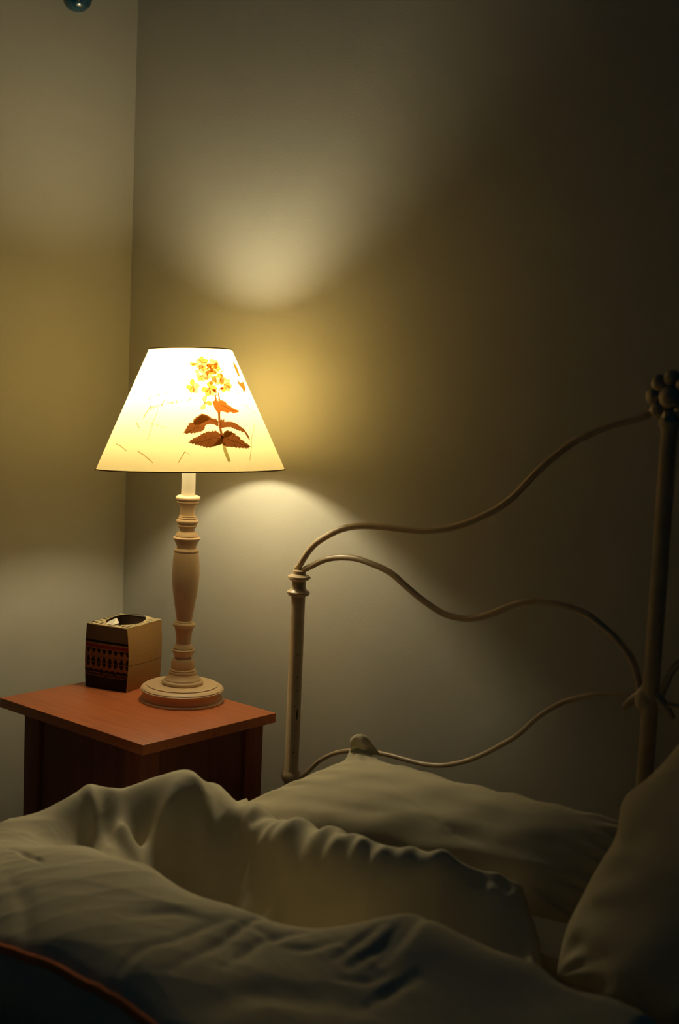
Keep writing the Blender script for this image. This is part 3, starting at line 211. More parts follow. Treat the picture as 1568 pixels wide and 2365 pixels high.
  ('ink',0,[-1.8004,-0.05778,-1.6739,-0.06146,-1.5448,-0.06934,-1.5395,-0.06832,-1.6696,-0.06035,-1.7988,-0.05656]),
  ('ink',0,[-1.3765,-0.06947,-1.2926,-0.07459,-1.2115,-0.08249,-1.1518,-0.08859,-1.1473,-0.08759,-1.2069,-0.08149,-1.2887,-0.07352,-1.3736,-0.06832]),
  ('ink',0,[-0.8161,-0.06847,-0.854,-0.07886,-0.8819,-0.08715,-0.8746,-0.0878,-0.8466,-0.07951,-0.8087,-0.06913]),
  ('ink',0,[-0.8136,-0.0691,-0.7561,-0.07484,-0.7535,-0.07424,-0.8111,-0.0685]),
  ('ink',0,[0.2458,-0.02077,0.0768,-0.04467,-0.0748,-0.08459,-0.0689,-0.08467,0.0845,-0.04477,0.2561,-0.02092]),
  ('ink_faint',0,[0.0912,0.03157,0.1657,0.03299,0.1271,0.02981,0.1386,0.02954,0.1784,0.03377,0.0924,0.03245]),
  ('ink_faint',0,[0.1053,0.01496,0.1155,0.01016,0.1286,0.01058,0.1185,0.01538]),
  ('ink_faint',0,[0.1982,0.01268,0.2081,0.0078,0.2566,0.00297,0.2715,0.00363,0.2227,0.00836,0.2134,0.01311]),
  ('ink_faint',0,[0.3261,0.00055,0.4214,-0.00301,0.4406,-0.00221,0.341,0.00135]),
]


# ------------------------------------------------------------------ helpers
def mat(name, color=(.8, .8, .8), rough=.6, spec=.3, metallic=0.0, var=0.0, scale=20.0, stretch=(1, 1, 1), dark=None, bump=0.0, bscale=200.0, coat=0.0):
    """procedural material: base colour varied by stretched noise, fine bump"""
    mt = bpy.data.materials.new(name); mt.use_nodes = True
    nt = mt.node_tree; N = nt.nodes; L = nt.links
    b = N['Principled BSDF']
    b.inputs['Base Color'].default_value = (*color, 1)
    b.inputs['Roughness'].default_value = rough
    b.inputs['Metallic'].default_value = metallic
    b.inputs['Specular IOR Level'].default_value = spec
    if coat: b.inputs['Coat Weight'].default_value = coat
    tc = N.new('ShaderNodeTexCoord')
    if var > 0 or dark:
        mp = N.new('ShaderNodeMapping'); mp.inputs['Scale'].default_value = stretch
        L.new(tc.outputs['Object'], mp.inputs['Vector'])
        nz = N.new('ShaderNodeTexNoise'); nz.inputs['Scale'].default_value = scale; nz.inputs['Detail'].default_value = 6
        L.new(mp.outputs['Vector'], nz.inputs['Vector'])
        cr = N.new('ShaderNodeValToRGB')
        d = dark or tuple(c * (1 - var) for c in color)
        cr.color_ramp.elements[0].position = .3; cr.color_ramp.elements[0].color = (*d, 1)
        cr.color_ramp.elements[1].position = .7; cr.color_ramp.elements[1].color = (*color, 1)
        L.new(nz.outputs['Fac'], cr.inputs['Fac']); L.new(cr.outputs['Color'], b.inputs['Base Color'])
    if bump > 0:
        nb = N.new('ShaderNodeTexNoise'); nb.inputs['Scale'].default_value = bscale; nb.inputs['Detail'].default_value = 4
        L.new(tc.outputs['Object'], nb.inputs['Vector'])
        bp = N.new('ShaderNodeBump'); bp.inputs['Strength'].default_value = bump; bp.inputs['Distance'].default_value = .002
        L.new(nb.outputs['Fac'], bp.inputs['Height']); L.new(bp.outputs['Normal'], b.inputs['Normal'])
    return mt

def sheet_mat(name, refl, trans, grain=0.0):
    """thin paper: part reflects, part lets light through"""
    mt = bpy.data.materials.new(name); mt.use_nodes = True
    nt = mt.node_tree; N = nt.nodes; L = nt.links
    N.remove(N['Principled BSDF'])
    out = N['Material Output']
    d = N.new('ShaderNodeBsdfDiffuse'); d.inputs[0].default_value = (*refl, 1)
    t = N.new('ShaderNodeBsdfTranslucent'); t.inputs[0].default_value = (*trans, 1)
    a = N.new('ShaderNodeAddShader')
    if grain:
        tc = N.new('ShaderNodeTexCoord'); nz = N.new('ShaderNodeTexNoise'); nz.inputs['Scale'].default_value = 90; nz.inputs['Detail'].default_value = 5
        L.new(tc.outputs['Object'], nz.inputs['Vector'])
        cr = N.new('ShaderNodeValToRGB')
        cr.color_ramp.elements[0].position = .25; cr.color_ramp.elements[0].color = (*[c * (1 - grain) for c in trans], 1)
        cr.color_ramp.elements[1].position = .75; cr.color_ramp.elements[1].color = (*trans, 1)
        L.new(nz.outputs['Fac'], cr.inputs['Fac']); L.new(cr.outputs['Color'], t.inputs[0])
    L.new(d.outputs[0], a.inputs[0]); L.new(t.outputs[0], a.inputs[1]); L.new(a.outputs[0], out.inputs[0])
    return mt

def obj(name, bm, material, parent=None, smooth=True, angle=None):
    me = bpy.data.meshes.new(name)
    bmesh.ops.recalc_face_normals(bm, faces=bm.faces) if len(bm.faces) < 200000 else None
    bm.to_mesh(me); bm.free()
    mats = material if isinstance(material, (list, tuple)) else [material]
    for k in mats: me.materials.append(k)
    if smooth:
        for p in me.polygons: p.use_smooth = True
        if angle is not None:
            try: me.set_sharp_from_angle(angle=math.radians(angle))
            except Exception: pass
    o = bpy.data.objects.new(name, me); COL.objects.link(o)
    if parent is not None: o.parent = parent
    return o

def tag(o, label, cat, group=None):
    o['label'] = label; o['category'] = cat
    if group: o['group'] = group
    return o

def thing(name, label, cat, loc=(0, 0, 0), rz=0.0):
    o = bpy.data.objects.new(name, None); COL.objects.link(o)
    o.location = loc; o.rotation_euler = (0, 0, rz); o.empty_display_size = .05
    return tag(o, label, cat)

def struct(name, bm, material):
    o = obj(name, bm, material, smooth=False); o['kind'] = 'structure'; return o

def add_box(bm, x0, x1, y0, y1, z0, z1, bev=0.0, seg=2):
    r = bmesh.ops.create_cube(bm, size=1.0)
    vs = r['verts']
    for v in vs:
        v.co = Vector(((x0 + x1) / 2 + v.co.x * (x1 - x0), (y0 + y1) / 2 + v.co.y * (y1 - y0), (z0 + z1) / 2 + v.co.z * (z1 - z0)))
    if bev > 0:
        es = list({e for v in vs for e in v.link_edges})
        bmesh.ops.bevel(bm, geom=es, offset=bev, segments=seg, affect='EDGES', profile=.6)

def box(x0, x1, y0, y1, z0, z1, bev=0.0):
    bm = bmesh.new(); add_box(bm, x0, x1, y0, y1, z0, z1, bev); return bm

def lathe(bm, prof, seg=64, center=(0, 0), cap0=True, cap1=True):
    """prof: (z, r) pairs, turned about the vertical through center"""
    rings = []
    for z, r in prof:
        rings.append([bm.verts.new((center[0] + r * math.cos(2 * math.pi * k / seg), center[1] + r * math.sin(2 * math.pi * k / seg), z)) for k in range(seg)])
    for a, b in zip(rings, rings[1:]):
        for k in range(seg):
            bm.faces.new((a[k], a[(k + 1) % seg], b[(k + 1) % seg], b[k]))
    if cap0: bm.faces.new(rings[0][::-1])
    if cap1: bm.faces.new(rings[-1])

def smooth_path(pts, n=8):
    pts = [Vector(p) for p in pts]
    P = [pts[0] * 2 - pts[1]] + pts + [pts[-1] * 2 - pts[-2]]
    out = []
    for i in range(1, len(P) - 2):
        a, b, c, d = P[i - 1:i + 3]
        for k in range(n):
            t = k / n
            out.append(0.5 * ((2 * b) + (-a + c) * t + (2 * a - 5 * b + 4 * c - d) * t * t + (-a + 3 * b - 3 * c + d) * t ** 3))
    out.append(P[-2])
    return out

def tube(bm, pts, r, seg=12, caps=True):
    """round bar along pts; r a number or a list"""
    pts = [Vector(p) for p in pts]; n = len(pts)
    rr = r if isinstance(r, (list, tuple)) else [r] * n
    ref = None; rings = []
    for i, p in enumerate(pts):
        d = (pts[min(i + 1, n - 1)] - pts[max(i - 1, 0)]).normalized()
        if ref is None:
            ref = d.cross(Vector((0, 1, 0)))
            if ref.length < .1: ref = d.cross(Vector((1, 0, 0)))
        ref = (ref - d * ref.dot(d)).normalized(); q = d.cross(ref)
        rings.append([bm.verts.new(p + (ref * math.cos(2 * math.pi * k / seg) + q * math.sin(2 * math.pi * k / seg)) * rr[i]) for k in range(seg)])
    for a, b in zip(rings, rings[1:]):
        for k in range(seg):
            bm.faces.new((a[k], a[(k + 1) % seg], b[(k + 1) % seg], b[k]))
    if caps:
        bm.faces.new(rings[0][::-1]); bm.faces.new(rings[-1])

def ball(bm, c, r, sc=(1, 1, 1), u=20, v=12):
    bmesh.ops.create_uvsphere(bm, u_segments=u, v_segments=v, radius=r, matrix=Matrix.Translation(c) @ Matrix.Diagonal((*sc, 1)))

# ------------------------------------------------------------------ materials
M_WALL = mat('wall_paint', (.45, .425, .34), rough=.75, spec=.2, var=.04, scale=6, bump=.12, bscale=260)
M_FLOOR = mat('floor_carpet', (.16, .13, .10), rough=.95, spec=.1, var=.4, scale=120, bump=.5, bscale=400)
M_CREAM = mat('cream_painted_wood', (.66, .47, .27), rough=.42, spec=.4, var=.10, scale=30, stretch=(1, 1, .3))
M_TUBE = mat('white_card_tube', (.88, .84, .70), rough=.6)
M_RIM = mat('shade_rim_tape', (.30, .17, .06), rough=.7)
M_SHADE = sheet_mat('lampshade_paper', (.32, .28, .20), (.335, .268, .122), grain=.06)
M_WIRE = mat('brass_wire', (.55, .42, .2), rough=.35, metallic=.9)
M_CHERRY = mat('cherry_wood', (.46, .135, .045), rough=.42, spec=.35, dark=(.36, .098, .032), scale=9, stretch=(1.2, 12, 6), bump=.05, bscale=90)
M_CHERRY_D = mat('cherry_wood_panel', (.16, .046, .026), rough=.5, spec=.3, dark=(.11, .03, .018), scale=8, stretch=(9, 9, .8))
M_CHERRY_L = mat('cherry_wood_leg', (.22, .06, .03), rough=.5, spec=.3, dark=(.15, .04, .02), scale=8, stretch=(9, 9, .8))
M_IRON = mat('cream_enamel_iron', (.54, .41, .24), rough=.38, spec=.45, dark=(.44, .32, .18), scale=25)
M_CHIP = mat('chipped_iron', (.03, .025, .02), rough=.7)
M_LINEN = mat('white_linen', (.64, .57, .39), rough=.9, spec=.1, var=.05, scale=15, bump=.25, bscale=900)
M_PILLOW = mat('white_pillowcase', (.58, .51, .335), rough=.9, spec=.1, var=.04, scale=15, bump=.25, bscale=900)
M_SHEET = mat('mattress_sheet', (.34, .31, .25), rough=.9, spec=.1, bump=.2, bscale=700)
M_HEM = mat('rust_piping', (.72, .20, .06), rough=.85, var=.2, scale=60)
M_GLASS = mat('blue_glass', (.006, .07, .11), rough=.18, spec=.5, dark=(.003, .03, .06), scale=60, coat=.5)
M_GOLD = mat('gilt_cap', (.6, .42, .16), rough=.3, metallic=1.0)
M_CORD = mat('dark_cord', (.05, .05, .06), rough=.9)
M_CARD_IN = mat('carton_inside', (.16, .10, .06), rough=.9)
M_TISSUE = mat('tissue_paper', (.85, .82, .74), rough=.95, bump=.3, bscale=300)

# ------------------------------------------------------------------ setting
struct('wall_back', box(-.15, 4.2, 0, .12, 0, 2.6), M_WALL)
struct('wall_left', box(-.12, 0, -4.2, 0, 0, 2.6), M_WALL)
struct('floor', box(-.12, 4.2, -4.2, .12, -.1, 0), M_FLOOR)
def skirting(a, b):
    bm = bmesh.new(); add_box(bm, *a, *b, 0, .09, .004); return bm
struct('baseboard_back', skirting((.016, 4.2), (-.015, 0)), mat('skirting_paint', (.62, .58, .48), rough=.5))
struct('baseboard_left', skirting((0, .015), (-4.2, 0)), bpy.data.materials['skirting_paint'])

# ------------------------------------------------------------------ bedside table
TX0, TX1, TY0, TY1, TZ = .195, .5875, -.4485, -.1355, .600
bt = thing('bedside_table', 'reddish-brown wooden bedside table in the corner, carrying the lamp', 'bedside table', ((TX0 + TX1) / 2, (TY0 + TY1) / 2, 0))
def local(bm, o):
    bmesh.ops.translate(bm, verts=bm.verts, vec=-Vector(o.location)); return bm
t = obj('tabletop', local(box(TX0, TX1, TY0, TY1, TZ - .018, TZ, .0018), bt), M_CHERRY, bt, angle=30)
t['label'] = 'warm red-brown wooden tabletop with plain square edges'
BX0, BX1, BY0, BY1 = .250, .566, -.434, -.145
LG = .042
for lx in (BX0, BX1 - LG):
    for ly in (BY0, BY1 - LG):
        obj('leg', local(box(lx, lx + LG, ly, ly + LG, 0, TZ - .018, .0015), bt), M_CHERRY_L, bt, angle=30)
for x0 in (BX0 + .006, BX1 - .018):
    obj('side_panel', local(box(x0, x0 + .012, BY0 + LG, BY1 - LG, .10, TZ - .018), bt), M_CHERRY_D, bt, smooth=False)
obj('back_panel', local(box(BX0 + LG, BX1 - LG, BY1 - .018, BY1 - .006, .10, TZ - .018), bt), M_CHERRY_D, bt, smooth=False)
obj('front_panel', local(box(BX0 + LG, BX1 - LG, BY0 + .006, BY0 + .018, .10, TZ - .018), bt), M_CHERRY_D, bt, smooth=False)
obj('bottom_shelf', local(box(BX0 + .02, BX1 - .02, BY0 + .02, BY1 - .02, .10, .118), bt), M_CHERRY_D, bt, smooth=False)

# ------------------------------------------------------------------ table lamp
LX, LY = .413, -.204
lamp = thing('table_lamp', 'lit table lamp with turned cream wooden stem and flower-printed paper shade', 'lamp', (LX, LY, TZ))
bm = bmesh.new(); lathe(bm, [(0, BASE[-1][1] * .995)] + BASE[::-1][1:] , 96); obj('base', bm, M_CREAM, lamp, angle=32)
bm = bmesh.new(); lathe(bm, [(STEM[-1][0] - .004, STEM[-1][1])] + STEM[::-1] + [(STEM[0][0] + .0003, .012)], 72); obj('stem', bm, M_CREAM, lamp, angle=32)
BZ = BULB_Z - TZ
bm = bmesh.new(); lathe(bm, [(TUBE[0] - .001, TUBE[1]), (BZ - .075, TUBE[1] * .94)], 40); t = obj('candle_tube', bm, M_TUBE, lamp, angle=40); t['label'] = 'white sleeve between stem and bulb'
bm = bmesh.new(); lathe(bm, [(BZ - .075, .0105), (BZ - .060, .0125), (BZ - .046, .0125), (BZ - .044, .0145)], 32); obj('lamp_holder', bm, mat('lamp_holder_plastic', (.75, .70, .6), rough=.5), lamp, angle=40)
M_BULB = bpy.data.materials.new('bulb_glow'); M_BULB.use_nodes = True
nt = M_BULB.node_tree; nt.nodes.remove(nt.nodes['Principled BSDF'])
em = nt.nodes.new('ShaderNodeEmission'); em.inputs[0].default_value = (*BULB_COLOR, 1); em.inputs[1].default_value = BULB_STRENGTH
nt.links.new(em.outputs[0], nt.nodes['Material Output'].inputs[0])
bm = bmesh.new(); lathe(bm, [(BZ - .044, .0135), (BZ - .030, .017), (BZ - .015, .0245), (BZ, .0285), (BZ + .012, .0265), (BZ + .022, .0195), (BZ + .028, .009), (BZ + .0295, .002)], 24); t = obj('bulb', bm, M_BULB, lamp); t['label'] = 'glowing frosted bulb'
# shade: a cone tilted a little, its own local frame
sh = SHADE
zb, zt, rb, rt = sh['zb'], sh['zt'], sh['rb'], sh['rt']
R = sh['R']
SM = Matrix(((R[0][0], R[0][1], R[0][2], sh['piv'][0] - LX), (R[1][0], R[1][1], R[1][2], sh['piv'][1] - LY), (R[2][0], R[2][1], R[2][2], sh['piv'][2] - TZ), (0, 0, 0, 1)))
def cone_r(z): return rb + (rt - rb) * (z - zb) / (zt - zb)
bm = bmesh.new()
lathe(bm, [(zb + (zt - zb) * k / 24, cone_r(zb + (zt - zb) * k / 24)) for k in range(25)], 128, cap0=False, cap1=False)
shade = obj('lampshade', bm, M_SHADE, lamp); shade.matrix_local = SM
shade['label'] = 'cream paper cone shade printed with a flowering stem'
for z, r in ((zb, rb), (zt, rt)):
    bm = bmesh.new(); tube(bm, [((r) * math.cos(a), (r) * math.sin(a), z) for a in np.linspace(0, 2 * math.pi, 129)], .0011, 8, caps=False)
    o = obj('rim', bm, M_RIM, shade); o['label'] = 'thin dark edging of the shade'
bm = bmesh.new()
zc = zt - .045
for k in range(3):
    a = 2 * math.pi * k / 3 + .5
    tube(bm, [(.0155 * math.cos(a), .0155 * math.sin(a), zc - .085), (.04 * math.cos(a), .04 * math.sin(a), zc - .06), (cone_r(zc) * .98 * math.cos(a), cone_r(zc) * .98 * math.sin(a), zc)], .0008, 6)
tube(bm, [(.0155 * math.cos(a), .0155 * math.sin(a), zc - .085) for a in np.linspace(0, 2 * math.pi, 25)], .0009, 6, caps=False)
obj('shade_carrier', bm, M_WIRE, shade)
# the print: a flowering stem, faded handwriting and hair-line scratches lying on the paper
PM = dict(petal_pale=(.50, .38, .25), petal_gold=(.46, .26, .08), petal_deep=(.42, .17, .035), leaf_orange=(.28, .080, .018), leaf_brown=(.155, .056, .02), stem_olive=(.40, .36, .17), ink=(.42, .27, .12), ink_faint=(.85, .70, .46))
PN = list(PM)
pmats = []
for k in PN:
    c = PM[k]; mt = sheet_mat('print_' + k, tuple(x * .05 for x in c), tuple(x * .97 for x in c)); pmats.append(mt)
bm = bmesh.new()
for li, (mk, cls, flat) in enumerate(PRINT):
    poly = [Vector((flat[2 * i] * .12, flat[2 * i + 1], 0)) for i in range(len(flat) // 2)]
    tris = tessellate_polygon([poly])
    off = .0003 + cls * .00012 + (li % 7) * .000012
    work = [tuple(poly[i] for i in tr) for tr in tris]
    done = []
    while work:
        a, b, c = work.pop()
        es = sorted(((a - b).length, 0), reverse=True)[0:0]
        l = [(a - b).length, (b - c).length, (c - a).length]; q = max(range(3), key=lambda i: l[i])
        if l[q] > .008 and len(done) < 4000:
            p = [a, b, c]; i, j, k = q, (q + 1) % 3, (q + 2) % 3
            mid = (p[i] + p[j]) / 2
            work += [(p[i], mid, p[k]), (mid, p[j], p[k])]
        else: done.append((a, b, c))
    for tr in done:
        vs = []
        for p in tr:
            an, z = p.x / .12, p.y; r = cone_r(z) + off
            vs.append(bm.verts.new((r * math.cos(an), r * math.sin(an), z)))
        try:
            f = bm.faces.new(vs); f.material_index = PN.index(mk)
        except ValueError: pass
pr = obj('floral_print', bm, pmats, shade, smooth=False)
pr['label'] = 'brown-leaved yellow flower stem printed on the shade with faint handwriting'

# ------------------------------------------------------------------ tissue box
def color_mat(name):
    mt = bpy.data.materials.new(name); mt.use_nodes = True
    nt = mt.node_tree; b = nt.nodes['Principled BSDF']; b.inputs['Roughness'].default_value = .55; b.inputs['Specular IOR Level'].default_value = .25
    at = nt.nodes.new('ShaderNodeVertexColor'); at.layer_name = 'pattern'
    nt.links.new(at.outputs['Color'], b.inputs['Base Color'])
    return mt
TBX, TBY, TBH = .0930, .1130, .1215
tb = thing('tissue_box', 'small upright patterned tissue box with torn-open oval top beside the lamp', 'tissue box', (.2535, -.2095, TZ), math.radians(16.5))
NAVY = (.012, .022, .035); CREAMC = (.70, .55, .34); ROSE = (.46, .13, .11); KRAFT = (.62, .47, .27); WHITE = (.78, .70, .52); TAN = (.52, .34, .21)
def front_pattern(u, v):
    """u across 0..1, v from the top 0..1: banded folk pattern in navy, rose and tan"""
    if v < .012: return CREAMC
    if v < .026: return NAVY
    if v < .235: return (.36, .27, .18)
    if v < .275: return NAVY
    if v < .300: return TAN
    if v < .355: return ROSE
    if v < .372: return TAN
    k = 7.5
    fu = (u * k) % 1.0 - .5
    if v < .445:
        return NAVY if abs(fu) < .40 * (1 - (v - .372) / .073) ** .8 + .02 and not abs(fu) > .44 else TAN
    if v < .475: return TAN
    if v < .486: return NAVY if (u * 40) % 1 < .6 else TAN
    if v < .66:
        t = (v - .486) / .174
        if abs(t - .55) < .025: return TAN
        w = .36 * math.sin(math.pi * min(1, max(0, t))) ** .7
        return NAVY if abs(fu) < w else TAN
    if v < .685: return TAN
    if v < .70: return TAN if abs(fu) < .25 else NAVY
    if v < .74: return NAVY
    if v < .748: return TAN
    if v < .79: return NAVY if (u * 30 + math.sin(v * 200)) % 1 < .8 else TAN
    if v < .797: return TAN
    return NAVY
def side_pattern(u, v):
    z = (v * 44 + abs((u * 20) % 1.0 - .5) * 2) % 1.0
    c = KRAFT if z < .5 else tuple(x * .86 for x in KRAFT)
    if .575 < v - u * .03 < .585: c = (.32, .24, .14)
    return c
def top_pattern(u, v):
    if v < .03 or v > .97: return NAVY if (.01 < v < .022) else WHITE
    if u > .80 and abs(((u - v * .15) * 14) % 1 - .5) < .14: return NAVY
    if .07 < v < .20 and (u * 9) % 1 < .45 and abs(v - .135) < .05: return NAVY
    if u < .12 and (v * 7) % 1 < .4: return NAVY
    return WHITE
def bulge(x, y, z):
    """card walls a little bowed and crushed"""
    t = z / TBH
    k = .0035 * math.sin(math.pi * t)
    fx_ = 1 - (2 * x / TBX) ** 2; fy_ = 1 - (2 * y / TBY) ** 2
    sx = 1 if x > 0 else -1; sy = 1 if y > 0 else -1
    if abs(abs(x) - TBX / 2) < 1e-5: x += sx * (k * (.5 + fy_))
    if abs(abs(y) - TBY / 2) < 1e-5: y += sy * (k * (.4 + fx_))
    if x > 0 and y < 0: 
        x -= .0040 * min(1, -y / (TBY / 2)) * (t - .5) ** 2 * 4 * (1 if t > .5 else .8)
    return (x, y, z)
bm = bmesh.new(); lay = bm.loops.layers.color.new('pattern')
def face_grid(fn, n, m_, pat, hole=None):
    V = [[None] * (m_ + 1) for _ in range(n + 1)]
    for i in range(n + 1):
        for j in range(m_ + 1):
            V[i][j] = bm.verts.new(fn(i / n, j / m_))
    for i in range(n):
        for j in range(m_):
            u, v = (i + .5) / n, (j + .5) / m_
            if hole and hole(u, v): continue
            f = bm.faces.new((V[i][j], V[i + 1][j], V[i + 1][j + 1], V[i][j + 1]))
            c = pat(u, v)
            for l in f.loops: l[lay] = (*[x ** (1 / 2.2) if False else x for x in c], 1)
hx, hy = TBX / 2, TBY / 2
face_grid(lambda u, v: bulge(-hx + u * TBX, -hy, TBH * (1 - v)), 96, 130, front_pattern)
face_grid(lambda u, v: bulge(hx, -hy + u * TBY, TBH * (1 - v)), 104, 104, side_pattern)
face_grid(lambda u, v: bulge(hx - u * TBX, hy, TBH * (1 - v)), 40, 60, front_pattern)
face_grid(lambda u, v: bulge(-hx, hy - u * TBY, TBH * (1 - v)), 40, 60, side_pattern)
HOLE = lambda u, v: ((u - .50) / .37) ** 2 + ((v - .54) / .40) ** 2 < 1
def top_z(u, v):
    d = ((u - .5) / .37) ** 2 + ((v - .54) / .40) ** 2
    lift = .006 * max(0, v - .45) * math.exp(-abs(d - 1) * 2.2) * 2
    return TBH + lift
face_grid(lambda u, v: (lambda p: (p[0], p[1], top_z(u, v)))(bulge(-hx + u * TBX, -hy + v * TBY, TBH)), 96, 110, top_pattern, HOLE)
bmesh.ops.remove_doubles(bm, verts=bm.verts, dist=.0002)
carton = obj('carton', bm, color_mat('carton_print'), tb, smooth=False)
bm = bmesh.new(); 
add_box(bm, -hx + .002, hx - .002, -hy + .002, hy - .002, .001, .002)
for a in ((-hx + .0015, -hx + .0025, -hy + .002, hy - .002), (hx - .0055, hx - .0045, -hy + .002, hy - .002), (-hx + .002, hx - .005, -hy + .0015, -hy + .0025), (-hx + .002, hx - .005, hy - .0025, hy - .0015)):
    add_box(bm, *a, .001, TBH - .002)
o = obj('carton_lining', bm, M_CARD_IN, tb, smooth=False); o['label'] = 'dark brown inside of the box'
bm = bmesh.new()
rng = random.Random(3)
n = 26
V = [[bm.verts.new((-.024 + .05 * i / n, -.03 + .06 * j / n, TBH - .030 + .010 * noise.noise(Vector((i * .22, j * .22, 3))) + .006 * noise.noise(Vector((i * .6, j * .6, 8))))) for j in range(n + 1)] for i in range(n + 1)]
for i in range(n):
    for j in range(n): bm.faces.new((V[i][j], V[i + 1][j], V[i + 1][j + 1], V[i][j + 1]))
o = obj('tissue', bm, M_TISSUE, tb); o['label'] = 'crumpled white tissue down inside the opening'
bm = bmesh.new()
P = [(-.012, -.045, TBH + .0006), (.006, -.049, TBH + .0006), (.010, -.034, TBH + .0030), (-.001, -.026, TBH + .010), (-.012, -.036, TBH + .0035)]
a = [bm.verts.new(p) for p in P]; b = [bm.verts.new((p[0], p[1], p[2] + .0005)) for p in P]
bm.faces.new(a[::-1]); bm.faces.new(b)
for i in range(5): bm.faces.new((a[i], a[(i + 1) % 5], b[(i + 1) % 5], b[i]))
o = obj('torn_flap', bm, mat('torn_card', (.80, .72, .55), rough=.8), tb, smooth=False); o['label'] = 'pale torn flap at the front of the opening'

# ------------------------------------------------------------------ iron bed
HY = -.13; HCX = 1.3203; PX = 0.6249
bed = thing('iron_bed_frame', 'cream-painted iron bed with a headboard of wavy bent rods', 'bed', (HCX, HY, 0))
def bl(bm): return local(bm, bed)
def mir(pts): return [(2 * HCX - x, z) for x, z in pts]
POSTPROF = [(0, 0.0124), (0.48, 0.0121), (0.484, 0.016), (0.491, 0.0179), (0.498, 0.016), (0.502, 0.0126), (0.8177, 0.0124), (0.8192, 0.017), (0.8222, 0.0199), (0.8262, 0.0199), (0.8297, 0.0145), (0.8332, 0.0124), (0.8447, 0.0124), (0.8472, 0.017), (0.8502, 0.0202), (0.8537, 0.0199), (0.8562, 0.0145), (0.8577, 0.0116), (0.8632, 0.0112), (0.8647, 0.0058)]
for px in (PX, 2 * HCX - PX):
    bm = bmesh.new(); lathe(bm, POSTPROF, 36, (px, HY)); obj('headboard_post', bl(bm), M_IRON, bed, angle=45)
# chipped paint flecks on the near post
cdir = Vector((CAM_LOC[0] - PX, CAM_LOC[1] - HY, 0)).normalized(); cr_ = Vector((-cdir.y, cdir.x, 0))
for zz, an, w, h in ((.607, .50, .0013, .021), (.675, .35, .0012, .003), (.650, .45, .0011, .002), (.622, .1, .0009, .002), (.556, -.5, .001, .002), (.538, .2, .0010, .0025), (.715, .2, .0008, .0016)):
    bm = bmesh.new(); rows = []
    for s in range(7):
        z0 = zz - h / 2 + h * s / 6; wv = w / .0132 * (1.02 - abs((s - 3) / 3.4) ** 2)
        row = []
        for da in (-wv, 0, wv):
            vd = cdir * math.cos(an + da) + cr_ * math.sin(an + da); row.append(bm.verts.new(Vector((PX, HY, z0)) + vd * .01300))
        rows.append(row)
    for a, b in zip(rows, rows[1:]):
        for k in range(2): bm.faces.new((a[k], a[k + 1], b[k + 1], b[k]))
    o = obj('paint_chip', bl(bm), M_CHIP, bed, smooth=False); o['label'] = 'dark chip in the cream paint'
HUBZ = RAIL_TOP[-1][1] + .013; LOWZ = RAIL_LOW[-1][1] + .0
for flip in (False, True):
    f = mir if flip else (lambda p: p)
    for nm, pts, r, end in (('top_rail', RAIL_TOP, .0056, [(HCX - .017, HUBZ - .003), (HCX - .002, HUBZ + .003)]), ('middle_rail', RAIL_MID, .0053, [(HCX - .013, LOWZ - .005)]), ('lower_rail', RAIL_LOW, .0040, [(HCX - .011, LOWZ - .005)])):
        pp = [(PX, pts[0][1] - (.004 if nm != 'lower_rail' else .012))] + list(pts) + end
        path = smooth_path([(x, HY + (.0035 if nm == 'middle_rail' else 0), z) for x, z in f(pp)], 6)
        bm = bmesh.new(); tube(bm, path, r, 12); obj(nm, bl(bm), M_IRON, bed)
bm = bmesh.new(); lathe(bm, [(0, .012), (HUBZ - .036, .012), (HUBZ - .032, .016), (HUBZ - .024, .016), (HUBZ - .020, .011), (HUBZ - .011, .011)], 28, (HCX + .002, HY)); obj('centre_post', bl(bm), M_IRON, bed, angle=45)
bm = bmesh.new()
for k in range(8):
    a = 2 * math.pi * k / 8
    ball(bm, Vector((HCX + .026 * math.cos(a), HY, HUBZ + .009 + .026 * math.sin(a))), .013, (1, .6, 1), 14, 8)
ball(bm, Vector((HCX, HY, HUBZ + .009)), .018, (1, .7, 1), 18, 10)
obj('rosette', bl(bm), M_IRON, bed)
bm = bmesh.new()
ball(bm, Vector((HCX - .004, HY, LOWZ)), .018, (1, .8, 1.2), 18, 10)
for s in (-1, 1):
    tube(bm, smooth_path([(HCX + s * .040, HY, LOWZ - .019), (HCX + s * .028, HY, LOWZ - .005), (HCX + s * .012, HY, LOWZ + .009), (HCX + s * .006, HY, LOWZ + .028)], 5), [.0045 + .002 * math.sin(k / 15 * math.pi) for k in range(16)], 10)
obj('joint_casting', bl(bm), M_IRON, bed)
YF = -1.98
for px in (PX + .055, 2 * HCX - PX - .055):
    bm = bmesh.new(); add_box(bm, px - .016, px + .016, YF, HY - .002, .185, .225, .003); obj('side_rail', bl(bm), M_IRON, bed, angle=30)
    bm = bmesh.new(); lathe(bm, [(0, .016), (.185, .016), (.23, .018), (.24, .010)], 24, (px, YF)); obj('foot_leg', bl(bm), M_IRON, bed, angle=45)
bm = bmesh.new()
for yy in np.linspace(-.25, -1.9, 9): add_box(bm, PX + .05, 2 * HCX - PX - .05, yy - .03, yy + .03, .190, .204, .002)
o = obj('slats', bl(bm), M_CHERRY_D, bed, smooth=False)

# mattress
bm = bmesh.new(); add_box(bm, PX + .033, 2 * HCX - PX - .033, -1.95, -.155, .226, .36, .03, 5)
tag(obj('mattress', bm, M_SHEET, angle=60), 'thick pale mattress lying on the iron bed under the duvet', 'mattress')

